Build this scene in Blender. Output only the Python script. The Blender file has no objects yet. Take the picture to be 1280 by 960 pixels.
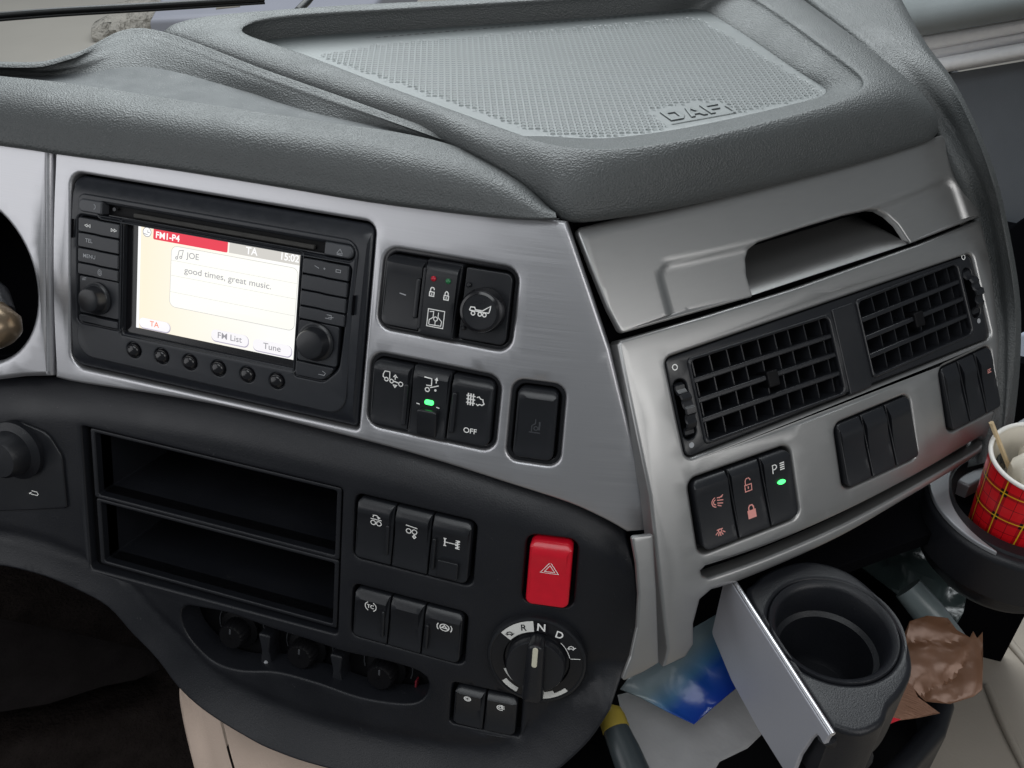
import bpy, bmesh, math, random
import numpy as np
from mathutils import Vector, Matrix, geometry
from mathutils import noise as mnoise
random.seed(7)
SC=bpy.context.scene; COL=SC.collection
# ------------------------------------------------------------------ camera frame
F=1211.8; CX,CY=640.0,480.0
PITCH,ROLL,YAW=0.66214,0.01028,-0.30322
def cam_axes():
    cy,sy=math.cos(YAW),math.sin(YAW)
    f0=np.array([sy,cy,0.]); r0=np.array([cy,-sy,0.]); up=np.array([0,0,1.])
    fwd=math.cos(PITCH)*f0-math.sin(PITCH)*up
    u=math.cos(PITCH)*up+math.sin(PITCH)*f0
    r=math.cos(ROLL)*r0+math.sin(ROLL)*u
    uu=math.cos(ROLL)*u-math.sin(ROLL)*r0
    return r,uu,fwd
CR,CU,CF=cam_axes()
def ray(px,py):
    return CR*((px-CX)/F)-CU*((py-CY)/F)+CF
CAM=-ray(275,370)*0.60        # the radio's middle is the world origin, 0.6 m before the lens
cd=bpy.data.cameras.new('camera'); cam=bpy.data.objects.new('camera',cd); COL.objects.link(cam)
cd.sensor_width=36; cd.lens=F/1280*36; cd.clip_start=.01; cd.clip_end=200
cam.matrix_world=Matrix([[CR[i],CU[i],-CF[i],CAM[i]] for i in range(3)]+[[0,0,0,1]])
SC.camera=cam
# ------------------------------------------------------------------ world, lamps, exposure
W=bpy.data.worlds.new('World'); SC.world=W; W.use_nodes=True
bg=W.node_tree.nodes['Background']; bg.inputs[0].default_value=(.62,.68,.72,1); bg.inputs[1].default_value=.19
def area(name,loc,target,size,power,color):
    l=bpy.data.lights.new(name,'AREA'); l.shape='RECTANGLE'; l.size,l.size_y=size; l.energy=power; l.color=color
    o=bpy.data.objects.new(name,l); COL.objects.link(o); o.location=loc
    o.rotation_euler=(Vector(target)-Vector(loc)).to_track_quat('-Z','Z').to_euler(); return o
# daylight through the windscreen, through the driver's window and through the passenger's window
area('windscreen_daylight',(-.25,1.15,.95),(0.1,.1,.05),(1.9,.8),20,(.91,.975,1))
area('driver_window_daylight',(-1.15,-1.10,.50),(0,0,-.05),(1.7,1.2),8.7,(.98,.98,1))
area('passenger_window_daylight',(1.50,-.75,.75),(.3,.1,0),(1.1,.8),7,(1,.985,.97))
area('overhead_fill',(.15,-.75,1.35),(.1,0,0),(1.0,.7),6.3,(.95,.98,1))  # unseen overhead fill, added to brighten rocker tops and pad fronts
area('yard_daylight',(-3,5,3.5),(-3,5,-2),(8,8),500,(.95,.98,1))
SC.view_settings.view_transform='Standard'; SC.view_settings.look='None'; SC.view_settings.exposure=0; SC.view_settings.gamma=1
SC.render.engine='CYCLES'

# ------------------------------------------------------------------ surfaces to build on
def on_z(px,py,z):
    r=ray(px,py); return CAM+r*((z-CAM[2])/r[2])
def at_depth(px,py,d): return CAM+ray(px,py)*d
class Surf:
    """bent sheet: heading yaw(u), lean rec(v); (u,v) metres along it, h outward"""
    def __init__(s,O,yaw,rec):
        s.O=np.array(O,float); n=1601
        s.us=np.linspace(-.8,.8,n); s.y=np.array([yaw(t) for t in s.us]); dy=s.us[1]-s.us[0]; m=n//2
        cx=np.cumsum(np.cos(s.y))*dy; cyy=np.cumsum(np.sin(s.y))*dy
        s.px=cx-cx[m]; s.py=cyy-cyy[m]
        s.r=np.array([rec(t) for t in s.us])
        o=-np.cumsum(np.sin(s.r))*dy; z=np.cumsum(np.cos(s.r))*dy
        s.o=o-o[m]; s.z=z-z[m]
    def P(s,u,v,h=0.):
        i=np.interp; y=i(u,s.us,s.y); r=i(v,s.us,s.r)
        bn=np.array([math.sin(y),-math.cos(y),0.])
        p=s.O+np.array([i(u,s.us,s.px),i(u,s.us,s.py),0.])+bn*i(v,s.us,s.o)+np.array([0,0,i(v,s.us,s.z)])
        return p+h*(math.cos(r)*bn+np.array([0,0,math.sin(r)]))
    def uv(s,px,py,h=0.):
        d=ray(px,py); x=np.array([0.,0.,.6])
        for k in range(30):
            f0=s.P(x[0],x[1],h)-CAM-d*x[2]
            if np.abs(f0).max()<1e-8: break
            e=2e-4
            J=np.array([(s.P(x[0]+e,x[1],h)-s.P(x[0]-e,x[1],h))/(2*e),(s.P(x[0],x[1]+e,h)-s.P(x[0],x[1]-e,h))/(2*e),-d]).T
            st=np.linalg.solve(J,-f0); m=np.abs(st).max()
            if m>.15: st*=.15/m
            x=x+st
        return float(x[0]),float(x[1])
class Plane:
    def __init__(s,O,U,V):
        s.O=np.array(O,float); s.U=np.array(U,float)/np.linalg.norm(U); V=np.array(V,float)
        V=V-s.U*(V@s.U); s.V=V/np.linalg.norm(V); s.N=np.cross(s.U,s.V)
    def P(s,u,v,h=0.): return s.O+s.U*u+s.V*v+s.N*h
    def uv(s,px,py,h=0.):
        d=ray(px,py); t=((s.O+s.N*h-CAM)@s.N)/(d@s.N); q=CAM+d*t-s.O
        return float(q@s.U),float(q@s.V)
def HZ(z): return Plane((0,0,z),(1,0,0),(0,1,0))
R=math.radians
def yawA(u): return 0. if u<.16 else R(min(16,(u-.16)*130))
def recA(v): return R(23+max(-6,min(8,v*70)))
A=Surf((0,0,0),yawA,recA)
B=Surf(A.P(*A.uv(765,430)),lambda u:R(max(38,min(56,41.5+u*32))),lambda v:R(max(14,min(46,38+v*95))))
def mm(*a): return [tuple(t/1000 for t in p) for p in a]
def PX(S,pts,h=0.): return [S.uv(x,y,h) for x,y in pts]

# ------------------------------------------------------------------ 2-D outlines
def rpoly(pts,r,n=5):
    out=[]; m=len(pts)
    for i in range(m):
        p0,p1,p2=(np.array(pts[(i+k-1)%m],float) for k in range(3))
        rr=r[i] if isinstance(r,(list,tuple)) else r
        a=p0-p1; b=p2-p1; la,lb=np.linalg.norm(a),np.linalg.norm(b)
        if rr<=0 or la<1e-9 or lb<1e-9: out.append(tuple(p1)); continue
        a/=la; b/=lb; c=max(-.9999,min(.9999,a@b)); th=math.acos(c)
        if th>3.05: out.append(tuple(p1)); continue
        t=min(rr/math.tan(th/2),la*.48,lb*.48); rr=t*math.tan(th/2)
        cen=p1+(a+b)/np.linalg.norm(a+b)*(rr/math.sin(th/2))
        s=p1+a*t-cen; e=p1+b*t-cen
        a0=math.atan2(s[1],s[0]); a1=math.atan2(e[1],e[0]); d=(a1-a0+math.pi)%(2*math.pi)-math.pi
        for k in range(n+1):
            q=a0+d*k/n; out.append((cen[0]+rr*math.cos(q),cen[1]+rr*math.sin(q)))
    return out
def rr(u0,v0,u1,v1,r,n=5):
    u0,u1=sorted((u0,u1)); v0,v1=sorted((v0,v1))
    return rpoly([(u0,v0),(u1,v0),(u1,v1),(u0,v1)],r,n)
def rm(u0,v0,u1,v1,r,n=5): return rr(u0/1e3,v0/1e3,u1/1e3,v1/1e3,r/1e3,n)
def circ(cx,cy,r,n=32,r2=None,a0=0,a1=2*math.pi):
    full=abs(a1-a0)>6.28
    return [(cx+r*math.cos(a0+(a1-a0)*k/(n if full else n-1)),cy+(r2 or r)*math.sin(a0+(a1-a0)*k/(n if full else n-1))) for k in range(n)]
def spline(pts,step=.004,closed=False):
    P_=[np.array(p,float) for p in pts]; n=len(P_); out=[]
    for i in range(n if closed else n-1):
        g=lambda k: P_[k%n] if closed else P_[max(0,min(n-1,k))]
        p0,p1,p2,p3=g(i-1),g(i),g(i+1),g(i+2); m=max(1,int(np.linalg.norm(p2-p1)/step))
        for k in range(m):
            t=k/m; out.append(.5*((2*p1)+(-p0+p2)*t+(2*p0-5*p1+4*p2-p3)*t*t+(-p0+3*p1-3*p2+p3)*t**3))
    if not closed: out.append(P_[-1])
    return [tuple(p) for p in out]
def sarea(p): return sum(p[i-1][0]*p[i][1]-p[i][0]*p[i-1][1] for i in range(len(p)))/2
def clean(p):
    o=[]
    for q in p:
        if not o or math.hypot(q[0]-o[-1][0],q[1]-o[-1][1])>2e-5: o.append(tuple(q))
    if math.hypot(o[0][0]-o[-1][0],o[0][1]-o[-1][1])<=2e-5: o.pop()
    return o
def inset(p,d):      # p counter-clockwise: moves inward by d
    n=len(p); o=[]
    for i in range(n):
        a,b,c=np.array(p[i-1],float),np.array(p[i],float),np.array(p[(i+1)%n],float)
        e1=b-a; e2=c-b; e1/=np.linalg.norm(e1)+1e-12; e2/=np.linalg.norm(e2)+1e-12
        n1=np.array([-e1[1],e1[0]]); n2=np.array([-e2[1],e2[0]]); m=n1+n2; L=np.linalg.norm(m)
        if L<1e-6: m=n1; L=1
        m/=L; k=1/max(.5,m@n1); o.append(tuple(b+m*d*k))
    return o
def inpoly(pts,poly):
    x=pts[:,0]; y=pts[:,1]; r=np.zeros(len(pts),bool); n=len(poly)
    for i in range(n):
        x1,y1=poly[i-1]; x2,y2=poly[i]
        if y1==y2: continue
        c=((y1>y)!=(y2>y))&(x<(x2-x1)*(y-y1)/(y2-y1)+x1); r^=c
    return r
# ------------------------------------------------------------------ mesh builders
def link(name,verts,faces,mat,parent=None,uvs=None,smooth=True,wn=False,sharp=35):
    me=bpy.data.meshes.new(name); me.from_pydata([tuple(map(float,v)) for v in verts],[],faces); me.update()
    if uvs is not None:
        ul=me.uv_layers.new(name='UVMap'); li=[l.vertex_index for l in me.loops]
        for k,vi in enumerate(li): ul.data[k].uv=uvs[vi]
    mats=mat if isinstance(mat,list) else [mat]
    for m in mats: me.materials.append(m)
    if smooth:
        me.polygons.foreach_set('use_smooth',[True]*len(me.polygons))
        me.set_sharp_from_angle(angle=R(sharp))
    o=bpy.data.objects.new(name,me); COL.objects.link(o)
    if parent is not None: o.parent=parent
    if wn:
        w=o.modifiers.new('wn','WEIGHTED_NORMAL'); w.keep_sharp=True
    return o
def sheet(name,S,outer,mat,parent=None,holes=(),h=0.,bev=.0008,depth=.003,hf=None,grid=None,back=False,nb=3,sharp=40):
    outer=clean(outer); outer=outer if sarea(outer)>0 else outer[::-1]
    loops=[outer]
    for H in holes:
        H=clean(H); loops.append(H if sarea(H)<0 else H[::-1])
    V=[];U=[];Fc=[]
    H0=hf or (lambda u,v:0.)
    def add(u,v,hh):
        V.append(S.P(u,v,hh)); U.append((u,v)); return len(V)-1
    inner=[]; rings=[]
    for L in loops:
        prev=None
        for k in range(nb+1):
            th=k/nb*math.pi/2; d=bev*(1-math.sin(th)); dz=bev*(1-math.cos(th))
            if bev<=0 and k>0: break
            Q=inset(L,d) if d>0 else L
            idx=[add(u,v,h+H0(u,v)-dz) for u,v in Q]
            if k==0: inner.append(Q); rings.append(idx)
            if prev:
                n=len(idx)
                for i in range(n): Fc.append((prev[i-1],idx[i-1],idx[i],prev[i]))
            prev=idx
        if depth>0:
            n=len(L); lo=[add(u,v,h+H0(u,v)-bev-depth) for u,v in L]
            for i in range(n): Fc.append((prev[i-1],lo[i-1],lo[i],prev[i]))
    pts=[Vector(p) for Q in inner for p in Q]; edges=[];b=0
    for Q in inner:
        n=len(Q); edges+=[(b+i,b+(i+1)%n) for i in range(n)]; b+=n
    nr=len(pts); o2=np.array(inner[0]); 
    if grid:
        gx=np.arange(o2[:,0].min(),o2[:,0].max(),grid); gy=np.arange(o2[:,1].min(),o2[:,1].max(),grid)
        if len(gx) and len(gy):
            G=np.array([(x+1e-6*(j%3),y) for j,y in enumerate(gy) for x in gx]); m=inpoly(G,inner[0])
            for Q in inner[1:]: m&=~inpoly(G,Q)
            allb=np.array([tuple(p) for p in pts])
            for g in G[m]:
                if ((allb-g)**2).sum(1).min()>(grid*.35)**2: pts.append(Vector(g))
    res=geometry.delaunay_2d_cdt(pts,edges,[],0,1e-7)
    vv,fo,orig=res[0],res[2],res[3]
    flat=[i for r_ in rings for i in r_]; mp=[]
    for k,v in enumerate(vv):
        oo=[q for q in orig[k] if q<nr] if orig[k] else []
        mp.append(flat[oo[0]] if oo else add(v[0],v[1],h+H0(v[0],v[1])))
    cen=np.array([(sum(vv[i][0] for i in f)/len(f),sum(vv[i][1] for i in f)/len(f)) for f in fo])
    m=inpoly(cen,inner[0])
    for Q in inner[1:]: m&=~inpoly(cen,Q)
    for k,f in enumerate(fo):
        if m[k]:
            a=[vv[i] for i in f]
            ar=sum(a[i-1][0]*a[i][1]-a[i][0]*a[i-1][1] for i in range(len(a)))
            g=[mp[i] for i in f]; Fc.append(tuple(g if ar>0 else g[::-1]))
            if back: pass
    ob=link(name,V,Fc,mat,parent,U,True,grid is None,sharp)
    return ob
def loft(name,rows,mat,parent=None,closed=False,cap=False,sub=1,sharp=60):
    rows=[np.array(r_,float) for r_ in rows]
    if sub>1:
        n=len(rows); out=[]
        for i in range(n-1):
            p0,p1,p2,p3=rows[max(0,i-1)],rows[i],rows[i+1],rows[min(n-1,i+2)]
            for k in range(sub):
                t=k/sub; out.append(.5*((2*p1)+(-p0+p2)*t+(2*p0-5*p1+4*p2-p3)*t*t+(-p0+3*p1-3*p2+p3)*t**3))
        out.append(rows[-1]); rows=out
    n=len(rows[0]); V=[p for r_ in rows for p in r_]; Fc=[]
    for i in range(len(rows)-1):
        for j in range(n if closed else n-1):
            k=(j+1)%n; Fc.append((i*n+j,i*n+k,(i+1)*n+k,(i+1)*n+j))
    if cap: Fc.append(tuple(range(n))[::-1]); Fc.append(tuple(range((len(rows)-1)*n,len(rows)*n)))
    return link(name,V,Fc,mat,parent,None,True,False,sharp)
def resample(P_,n):
    P_=np.array(P_,float); s=np.concatenate([[0],np.cumsum(np.linalg.norm(np.diff(P_,axis=0),axis=1))])
    t=np.linspace(0,s[-1],n); return np.stack([np.interp(t,s,P_[:,k]) for k in range(P_.shape[1])],1)
def frame(S,u,v):
    e=1e-4; O=S.P(u,v,0); X=S.P(u+e,v,0)-O; X/=np.linalg.norm(X); N=S.P(u,v,1e-3)-O; N/=np.linalg.norm(N)
    Y=np.cross(N,X); return O,X,Y,N
def lathe(name,S,u,v,prof,mat,parent=None,n=40,ribs=0,ribd=0.,cap=True,sharp=35,ax=None):
    """prof: (radius, height) from the base up"""
    O,X,Y,N=ax or frame(S,u,v); V=[];Fc=[]
    for r_,hh in prof:
        for k in range(n):
            a=2*math.pi*k/n; q=r_-(ribd if ribs and (k*ribs*2//n)%2 else 0)
            V.append(O+X*q*math.cos(a)+Y*q*math.sin(a)+N*hh)
    for i in range(len(prof)-1):
        for k in range(n):
            Fc.append((i*n+k,i*n+(k+1)%n,(i+1)*n+(k+1)%n,(i+1)*n+k))
    if cap: Fc.append(tuple(range((len(prof)-1)*n,len(prof)*n)))
    return link(name,V,Fc,mat,parent,None,True,False,sharp)
def tube(name,pts,r,mat,parent=None,n=10,cap=True):
    pts=[np.array(p,float) for p in pts]; rs=r if isinstance(r,(list,tuple)) else [r]*len(pts); V=[];Fc=[]
    up=np.array([.13,.21,.97])
    for i,p in enumerate(pts):
        t=pts[min(i+1,len(pts)-1)]-pts[max(i-1,0)]; t/=np.linalg.norm(t)
        a=np.cross(t,up); a/=np.linalg.norm(a); b=np.cross(t,a)
        for k in range(n):
            q=2*math.pi*k/n; V.append(p+rs[i]*(a*math.cos(q)-b*math.sin(q)))
    for i in range(len(pts)-1):
        for k in range(n): Fc.append((i*n+k,(i+1)*n+k,(i+1)*n+(k+1)%n,i*n+(k+1)%n))
    if cap: Fc.append(tuple(range(n))); Fc.append(tuple(range((len(pts)-1)*n,len(pts)*n))[::-1])
    return link(name,V,[f[::-1] for f in Fc],mat,parent,None,True,False,50)
def box(name,S,u0,v0,u1,v1,h0,h1,mat,parent=None,bev=.0003):
    return sheet(name,S,rr(u0,v0,u1,v1,bev*1.2,2),mat,parent,h=h1,bev=bev,depth=h1-h0-bev,nb=2)
def strokes(name,S,L,mat,parent,w=.0005,h=0.,hf=None):
    """painted line marks: L = list of (points, closed[, width]); a fifth of a millimetre thick"""
    V=[];Fc=[];U=[]
    for j,s in enumerate(L):
        p=clean(s[0]); cl=s[1]; ww=(s[2] if len(s)>2 else w)/2; n=len(p)
        if n<2: continue
        hh=h+j*.000015
        a=[];b=[]
        for i in range(n):
            p0=np.array(p[i-1] if (i>0 or cl) else p[i]); p1=np.array(p[i]); p2=np.array(p[(i+1)%n] if (i<n-1 or cl) else p[i])
            e1=p1-p0; e2=p2-p1; l1,l2=np.linalg.norm(e1),np.linalg.norm(e2)
            e1=e1/l1 if l1>0 else e2/l2; e2=e2/l2 if l2>0 else e1
            n1=np.array([-e1[1],e1[0]]); n2=np.array([-e2[1],e2[0]]); m=n1+n2; q=np.linalg.norm(m); m=m/q if q>1e-6 else n1
            k=1/max(.6,m@n1)
            for lst,sg in ((a,1),(b,-1)):
                x,y=p1+m*ww*k*sg; z=hh+(hf(x,y) if hf else 0)
                lst.append(len(V)); V.append(S.P(x,y,z)); U.append((x,y))
        for i in range(n if cl else n-1):
            k=(i+1)%n; Fc.append((b[i],b[k],a[k],a[i]))
    return link(name,V,Fc,mat,parent,U,False)
def fills(name,S,L,mat,parent,h=0.):
    V=[];Fc=[]
    for j,p in enumerate(L):
        p=clean(p); p=p if sarea(p)>0 else p[::-1]; b=len(V)
        V+= [S.P(x,y,h+j*.00001) for x,y in p]
        t=geometry.tessellate_polygon([[Vector((x,y,0)) for x,y in p]])
        for f in t:
            a=[p[i] for i in f]; Fc.append(tuple(b+i for i in (f if sarea(a)>0 else f[::-1])))
    return link(name,V,Fc,mat,parent,None,False)
def text(name,S,s,u,v,size,mat,parent,h=0.,bold=0.,sx=1.,align='CENTER',rot=0.,extr=0.,shear=0.):
    c=bpy.data.curves.new(name,'FONT'); c.body=s; c.size=size*1000; c.align_x=align; c.align_y='CENTER'; c.offset=bold*size*1000; c.shear=shear
    c.extrude=extr*1000
    o=bpy.data.objects.new(name,c); me=bpy.data.meshes.new_from_object(o)
    bpy.data.objects.remove(o); ca,sa=math.cos(rot),math.sin(rot)
    V=[]
    for q in me.vertices:
        x,y=q.co.x/1000*sx,q.co.y/1000; V.append(S.P(u+x*ca-y*sa,v+x*sa+y*ca,h+q.co.z/1000))
    Fc=[tuple(p.vertices) for p in me.polygons]; bpy.data.meshes.remove(me)
    return link(name,V,Fc,mat,parent,None,False)
# ------------------------------------------------------------------ tagging
def tag(o,label=None,cat=None,group=None,kind=None):
    if label: o['label']=label
    if cat: o['category']=cat
    if group: o['group']=group
    if kind: o['kind']=kind
    return o
def thing(name,label,cat,loc=(0,0,0),group=None):
    o=bpy.data.objects.new(name,None); COL.objects.link(o); o.empty_display_size=.01
    THINGS.append((o,loc)); return tag(o,label,cat,group)
THINGS=[]
# ------------------------------------------------------------------ materials
def mat(name,col,rough=.5,metal=0.,spec=.5,emit=None,es=0.,coat=0.,alpha=1.,trans=0.):
    m=bpy.data.materials.new(name); m.use_nodes=True; b=m.node_tree.nodes['Principled BSDF']
    b.inputs['Base Color'].default_value=(*col,1); b.inputs['Roughness'].default_value=rough; b.inputs['Metallic'].default_value=metal
    b.inputs['Specular IOR Level'].default_value=spec; b.inputs['Coat Weight'].default_value=coat; b.inputs['Transmission Weight'].default_value=trans
    b.inputs['Alpha'].default_value=alpha
    if emit: b.inputs['Emission Color'].default_value=(*emit,1); b.inputs['Emission Strength'].default_value=es
    return m
def nn(m,t,**k):
    n=m.node_tree.nodes.new(t)
    for a,b in k.items(): setattr(n,a,b)
    return n
def lk(m,a,b): m.node_tree.links.new(a,b)
def noisy(m,scale=200,amount=.15,bump=.0,bscale=None,dist=.0005,rough=.0,stretch=None,uv=False,voro=False,detail=4):
    """colour and roughness variation plus bump, in metres (object space or the sheet's own uv)"""
    b=m.node_tree.nodes['Principled BSDF']; tc=nn(m,'ShaderNodeTexCoord'); src=tc.outputs['UV' if uv else 'Object']
    mp=nn(m,'ShaderNodeMapping'); lk(m,src,mp.inputs[0]); mp.inputs['Scale'].default_value=stretch or (1,1,1)
    n1=nn(m,'ShaderNodeTexNoise'); n1.inputs['Scale'].default_value=scale; n1.inputs['Detail'].default_value=detail; lk(m,mp.outputs[0],n1.inputs['Vector'])
    base=b.inputs['Base Color'].default_value[:3]
    if amount:
        cr=nn(m,'ShaderNodeMix',data_type='RGBA'); lk(m,n1.outputs[0],cr.inputs[0])
        cr.inputs[6].default_value=(*[c*(1-amount) for c in base],1); cr.inputs[7].default_value=(*[min(1,c*(1+amount)) for c in base],1)
        lk(m,cr.outputs[2],b.inputs['Base Color'])
    if rough:
        r0=b.inputs['Roughness'].default_value; mr=nn(m,'ShaderNodeMapRange'); lk(m,n1.outputs[0],mr.inputs[0])
        mr.inputs[1].default_value=.3; mr.inputs[2].default_value=.7; mr.inputs[3].default_value=r0-rough; mr.inputs[4].default_value=r0+rough; lk(m,mr.outputs[0],b.inputs['Roughness'])
    if bump:
        if voro:
            n2=nn(m,'ShaderNodeTexVoronoi'); n2.feature='SMOOTH_F1'; n2.inputs['Scale'].default_value=bscale or scale; lk(m,mp.outputs[0],n2.inputs['Vector'])
        else:
            n2=nn(m,'ShaderNodeTexNoise'); n2.inputs['Scale'].default_value=bscale or scale; n2.inputs['Detail'].default_value=3; lk(m,mp.outputs[0],n2.inputs['Vector'])
        bp=nn(m,'ShaderNodeBump'); bp.inputs['Strength'].default_value=bump; bp.inputs['Distance'].default_value=dist; lk(m,n2.outputs[0],bp.inputs['Height']); lk(m,bp.outputs[0],b.inputs['Normal'])
    return m
def specks(m,scale=900,th=.03,col=(.5,.5,.48)):
    """loose dust specks and fine scuffs over a material's own colour"""
    b=m.node_tree.nodes['Principled BSDF']; tc=nn(m,'ShaderNodeTexCoord')
    v=nn(m,'ShaderNodeTexVoronoi'); v.inputs['Scale'].default_value=scale; lk(m,tc.outputs['Object'],v.inputs['Vector'])
    n=nn(m,'ShaderNodeTexNoise'); n.inputs['Scale'].default_value=scale/9; lk(m,tc.outputs['Object'],n.inputs['Vector'])
    a=nn(m,'ShaderNodeMath',operation='LESS_THAN'); lk(m,v.outputs['Distance'],a.inputs[0]); a.inputs[1].default_value=.22
    c=nn(m,'ShaderNodeMath',operation='GREATER_THAN'); lk(m,n.outputs[0],c.inputs[0]); c.inputs[1].default_value=1-.34-th
    e=nn(m,'ShaderNodeMath',operation='MULTIPLY'); lk(m,a.outputs[0],e.inputs[0]); lk(m,c.outputs[0],e.inputs[1])
    e2=nn(m,'ShaderNodeMath',operation='MULTIPLY'); lk(m,e.outputs[0],e2.inputs[0]); e2.inputs[1].default_value=.4
    mx=nn(m,'ShaderNodeMix',data_type='RGBA'); lk(m,e2.outputs[0],mx.inputs[0]); mx.inputs[7].default_value=(*col,1)
    L=[l for l in m.node_tree.links if l.to_socket==b.inputs['Base Color']]
    if L: lk(m,L[0].from_socket,mx.inputs[6])
    else: mx.inputs[6].default_value=b.inputs['Base Color'].default_value
    lk(m,mx.outputs[2],b.inputs['Base Color']); return m
M={}
M['silver']=noisy(mat('brushed_silver',(.52,.52,.54),.39,.85),260,.08,.18,600,.00012,.04,stretch=(.05,5,1),uv=True)
specks(M['silver'],1600,-.055,(.15,.15,.15))
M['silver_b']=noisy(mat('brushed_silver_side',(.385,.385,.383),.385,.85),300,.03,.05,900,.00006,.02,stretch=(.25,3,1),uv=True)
M['plate']=noisy(mat('silver_plate',(.47,.48,.53),.42,.35),900,.06,.1,1500,.0001)
M['pad']=specks(noisy(mat('soft_pad',(.060,.065,.066),.50,0,.5),35,.10,.9,950,.0005,.05,voro=True),1500,.0,(.35,.35,.33))
M['padseam']=mat('pad_seam',(.015,.016,.017),.6)
M['topdark']=specks(noisy(mat('top_panel',(.060,.066,.070),.6),60,.15,.5,1300,.0003,.05,voro=True),900,.05,(.4,.4,.38))
M['black']=specks(noisy(mat('black_plastic',(.0105,.0115,.0148),.42,0,.40),22,.15,.55,1000,.00025,.08),900,-.045,(.2,.2,.2))
M['well']=mat('well_black',(.004,.004,.005),.5,0,.15)
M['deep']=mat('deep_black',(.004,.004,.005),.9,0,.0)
M['switch']=noisy(mat('switch_black',(.012,.013,.016),.33,0,.5),40,.1,.2,1800,.0001,.06)
M['switchtop']=noisy(mat('switch_cap_edge',(.05,.053,.06),.4),300,.1,.1,2500,.0001)
M['gloss']=mat('gloss_black',(.010,.010,.012),.16,0,.5)
M['radio']=noisy(mat('radio_black',(.014,.016,.021),.33),200,.15,.12,2000,.0001,.04)
M['radiokey']=noisy(mat('radio_key',(.020,.022,.027),.38),200,.15)
M['mark']=mat('white_marking',(.92,.92,.90),.5)
M['dimmark']=mat('grey_marking',(.36,.37,.39),.5)
M['pinkmark']=mat('pink_marking',(.85,.36,.32),.5)
M['red']=noisy(mat('red_plastic',(.62,.006,.022),.3,0,.5,coat=.2),150,.12,.15,1500,.0001)
M['green']=mat('green_lamp',(.02,.5,.08),.3,emit=(.08,1,.2),es=2.2)
M['reddot']=mat('red_lens',(.45,.01,.03),.25); M['greendot']=mat('green_lens',(.02,.16,.06),.25)
M['cream']=mat('cream_pointer',(.62,.60,.48),.45)
M['whiteplastic']=mat('white_sector',(.75,.75,.72),.45)
M['bronze']=mat('stalk_bronze',(.25,.19,.13),.3,.7)
# ================================================================== the dashboard: panels
dash=thing('dashboard','moulded lorry dashboard with brushed silver panels, black lower panel and grey leather-grain pads','dashboard')
RADIO=(-.111,-.068,.0985,.0605)
WELL1=(.1055,-.0005,.1885,.048); WELL2=(.1035,-.063,.1850,-.0155); WELL3=(.1915,-.0665,.2225,-.0155)
silver_bot=mm((-124.6,-79),(-105,-79),(-40,-74.5),(16,-72.5),(94,-74),(140,-76),(178,-79.5),(224,-88),(248,-97),(263,-105.5))
o=mm((-124.6,74),(-60,76),(94,77),(160,78),(213,77),(217,69),(231,40),(245,8),(257,-30),(268,-68),(278.5,-103))+spline(silver_bot,.004)[::-1]
sheet('silver_front_panel',A,o,M['silver'],dash,[rpoly([(RADIO[0],RADIO[1]),(RADIO[2],RADIO[1]),(RADIO[2],RADIO[3]),(RADIO[0],RADIO[3])],[.010,.003,.007,.008]),
    rr(*WELL1,.0085),rr(*WELL2,.0085),rr(*WELL3,.0075)],bev=.0022,depth=.008,grid=.006,nb=4)
o=mm((-350,74),(-127.4,74),(-127.6,-79),(-150,-84),(-172,-91),(-205,-101),(-260,-120),(-350,-150))
sheet('silver_surround',A,rpoly(o,.001),M['silver'],dash,[circ(-.195,-.024,.058,56)],bev=.004,depth=.012,grid=.008,nb=4)
# instrument pod behind the round hole
lathe('instrument_tunnel',A,-.195,-.024,[(.0,-.075),(.052,-.075),(.056,-.02),(.0575,-.006)],M['deep'],dash,56,cap=False)
# lower silver return beside the black panel
o=PX(B,[(790,671),(817,668),(821,740),(824,829),(806,840),(777,853),(789,822),(797,785),(799,745),(796,705)])
sheet('silver_corner_strip',B,rpoly(o,.0015,3),M['silver_b'],dash,bev=.0012,depth=.0015,grid=.006)
# black lower panel
top=spline([(p[0],p[1]-.0006) for p in mm((-350,-151),(-260,-121),(-205,-102),(-172,-92.5),(-105,-80.5))]+[(p[0],p[1]-.0008) for p in silver_bot[2:]],.005)
rt=PX(A,[(784,682),(794,716),(797,760),(795,795),(783,832),(762,868),(738,905),(705,938)])
bt=PX(A,[(650,968),(560,968),(469,953),(385,932),(312,902),(262,876),(229,850),(205,822),(172,790),(140,755),(100,733),(55,715),(0,703),(-80,700),(-330,712)])
rt=spline(rt,.006); bt=spline([rt[-1]]+bt,.006)[1:]
BO=top+rt+bt
tu=np.array([p[0] for p in top]); tv=np.array([p[1] for p in top]); edge=np.array([p for p in rt if p[1]<-.222]+bt)
E0=edge[:-1]; E1=edge[1:]-edge[:-1]; EL=(E1**2).sum(1)+1e-12
def hblack(u,v):
    d=np.interp(u,tu,tv)-v; s=max(0,min(1,d/.026)); h=-.015*(1-s)**1.8
    q=np.array([u,v]); t=np.clip(((q-E0)*E1).sum(1)/EL,0,1); e=math.sqrt(((E0+E1*t[:,None]-q)**2).sum(1).min()); w=.022
    if e<w: h+=(.005+.011*max(0,min(1,(u+.06)/.1)))*(1-e/w)**1.3*max(0,min(1,math.hypot(u-.2190,v+.2010)/.006-5.4))
    elif e<w+.008: h-=.0015*math.sin((e-w)/.008*math.pi)
    return h
DIN=(-.1065,-.2225,.0895,-.1105)
WB1=(.0985,-.1585,.1785,-.1115); WB2=(.0995,-.2195,.1775,-.1785); WH=(.2075,-.1625,.2365,-.1135); WB3=(.1715,-.2685,.2125,-.2345)
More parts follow.
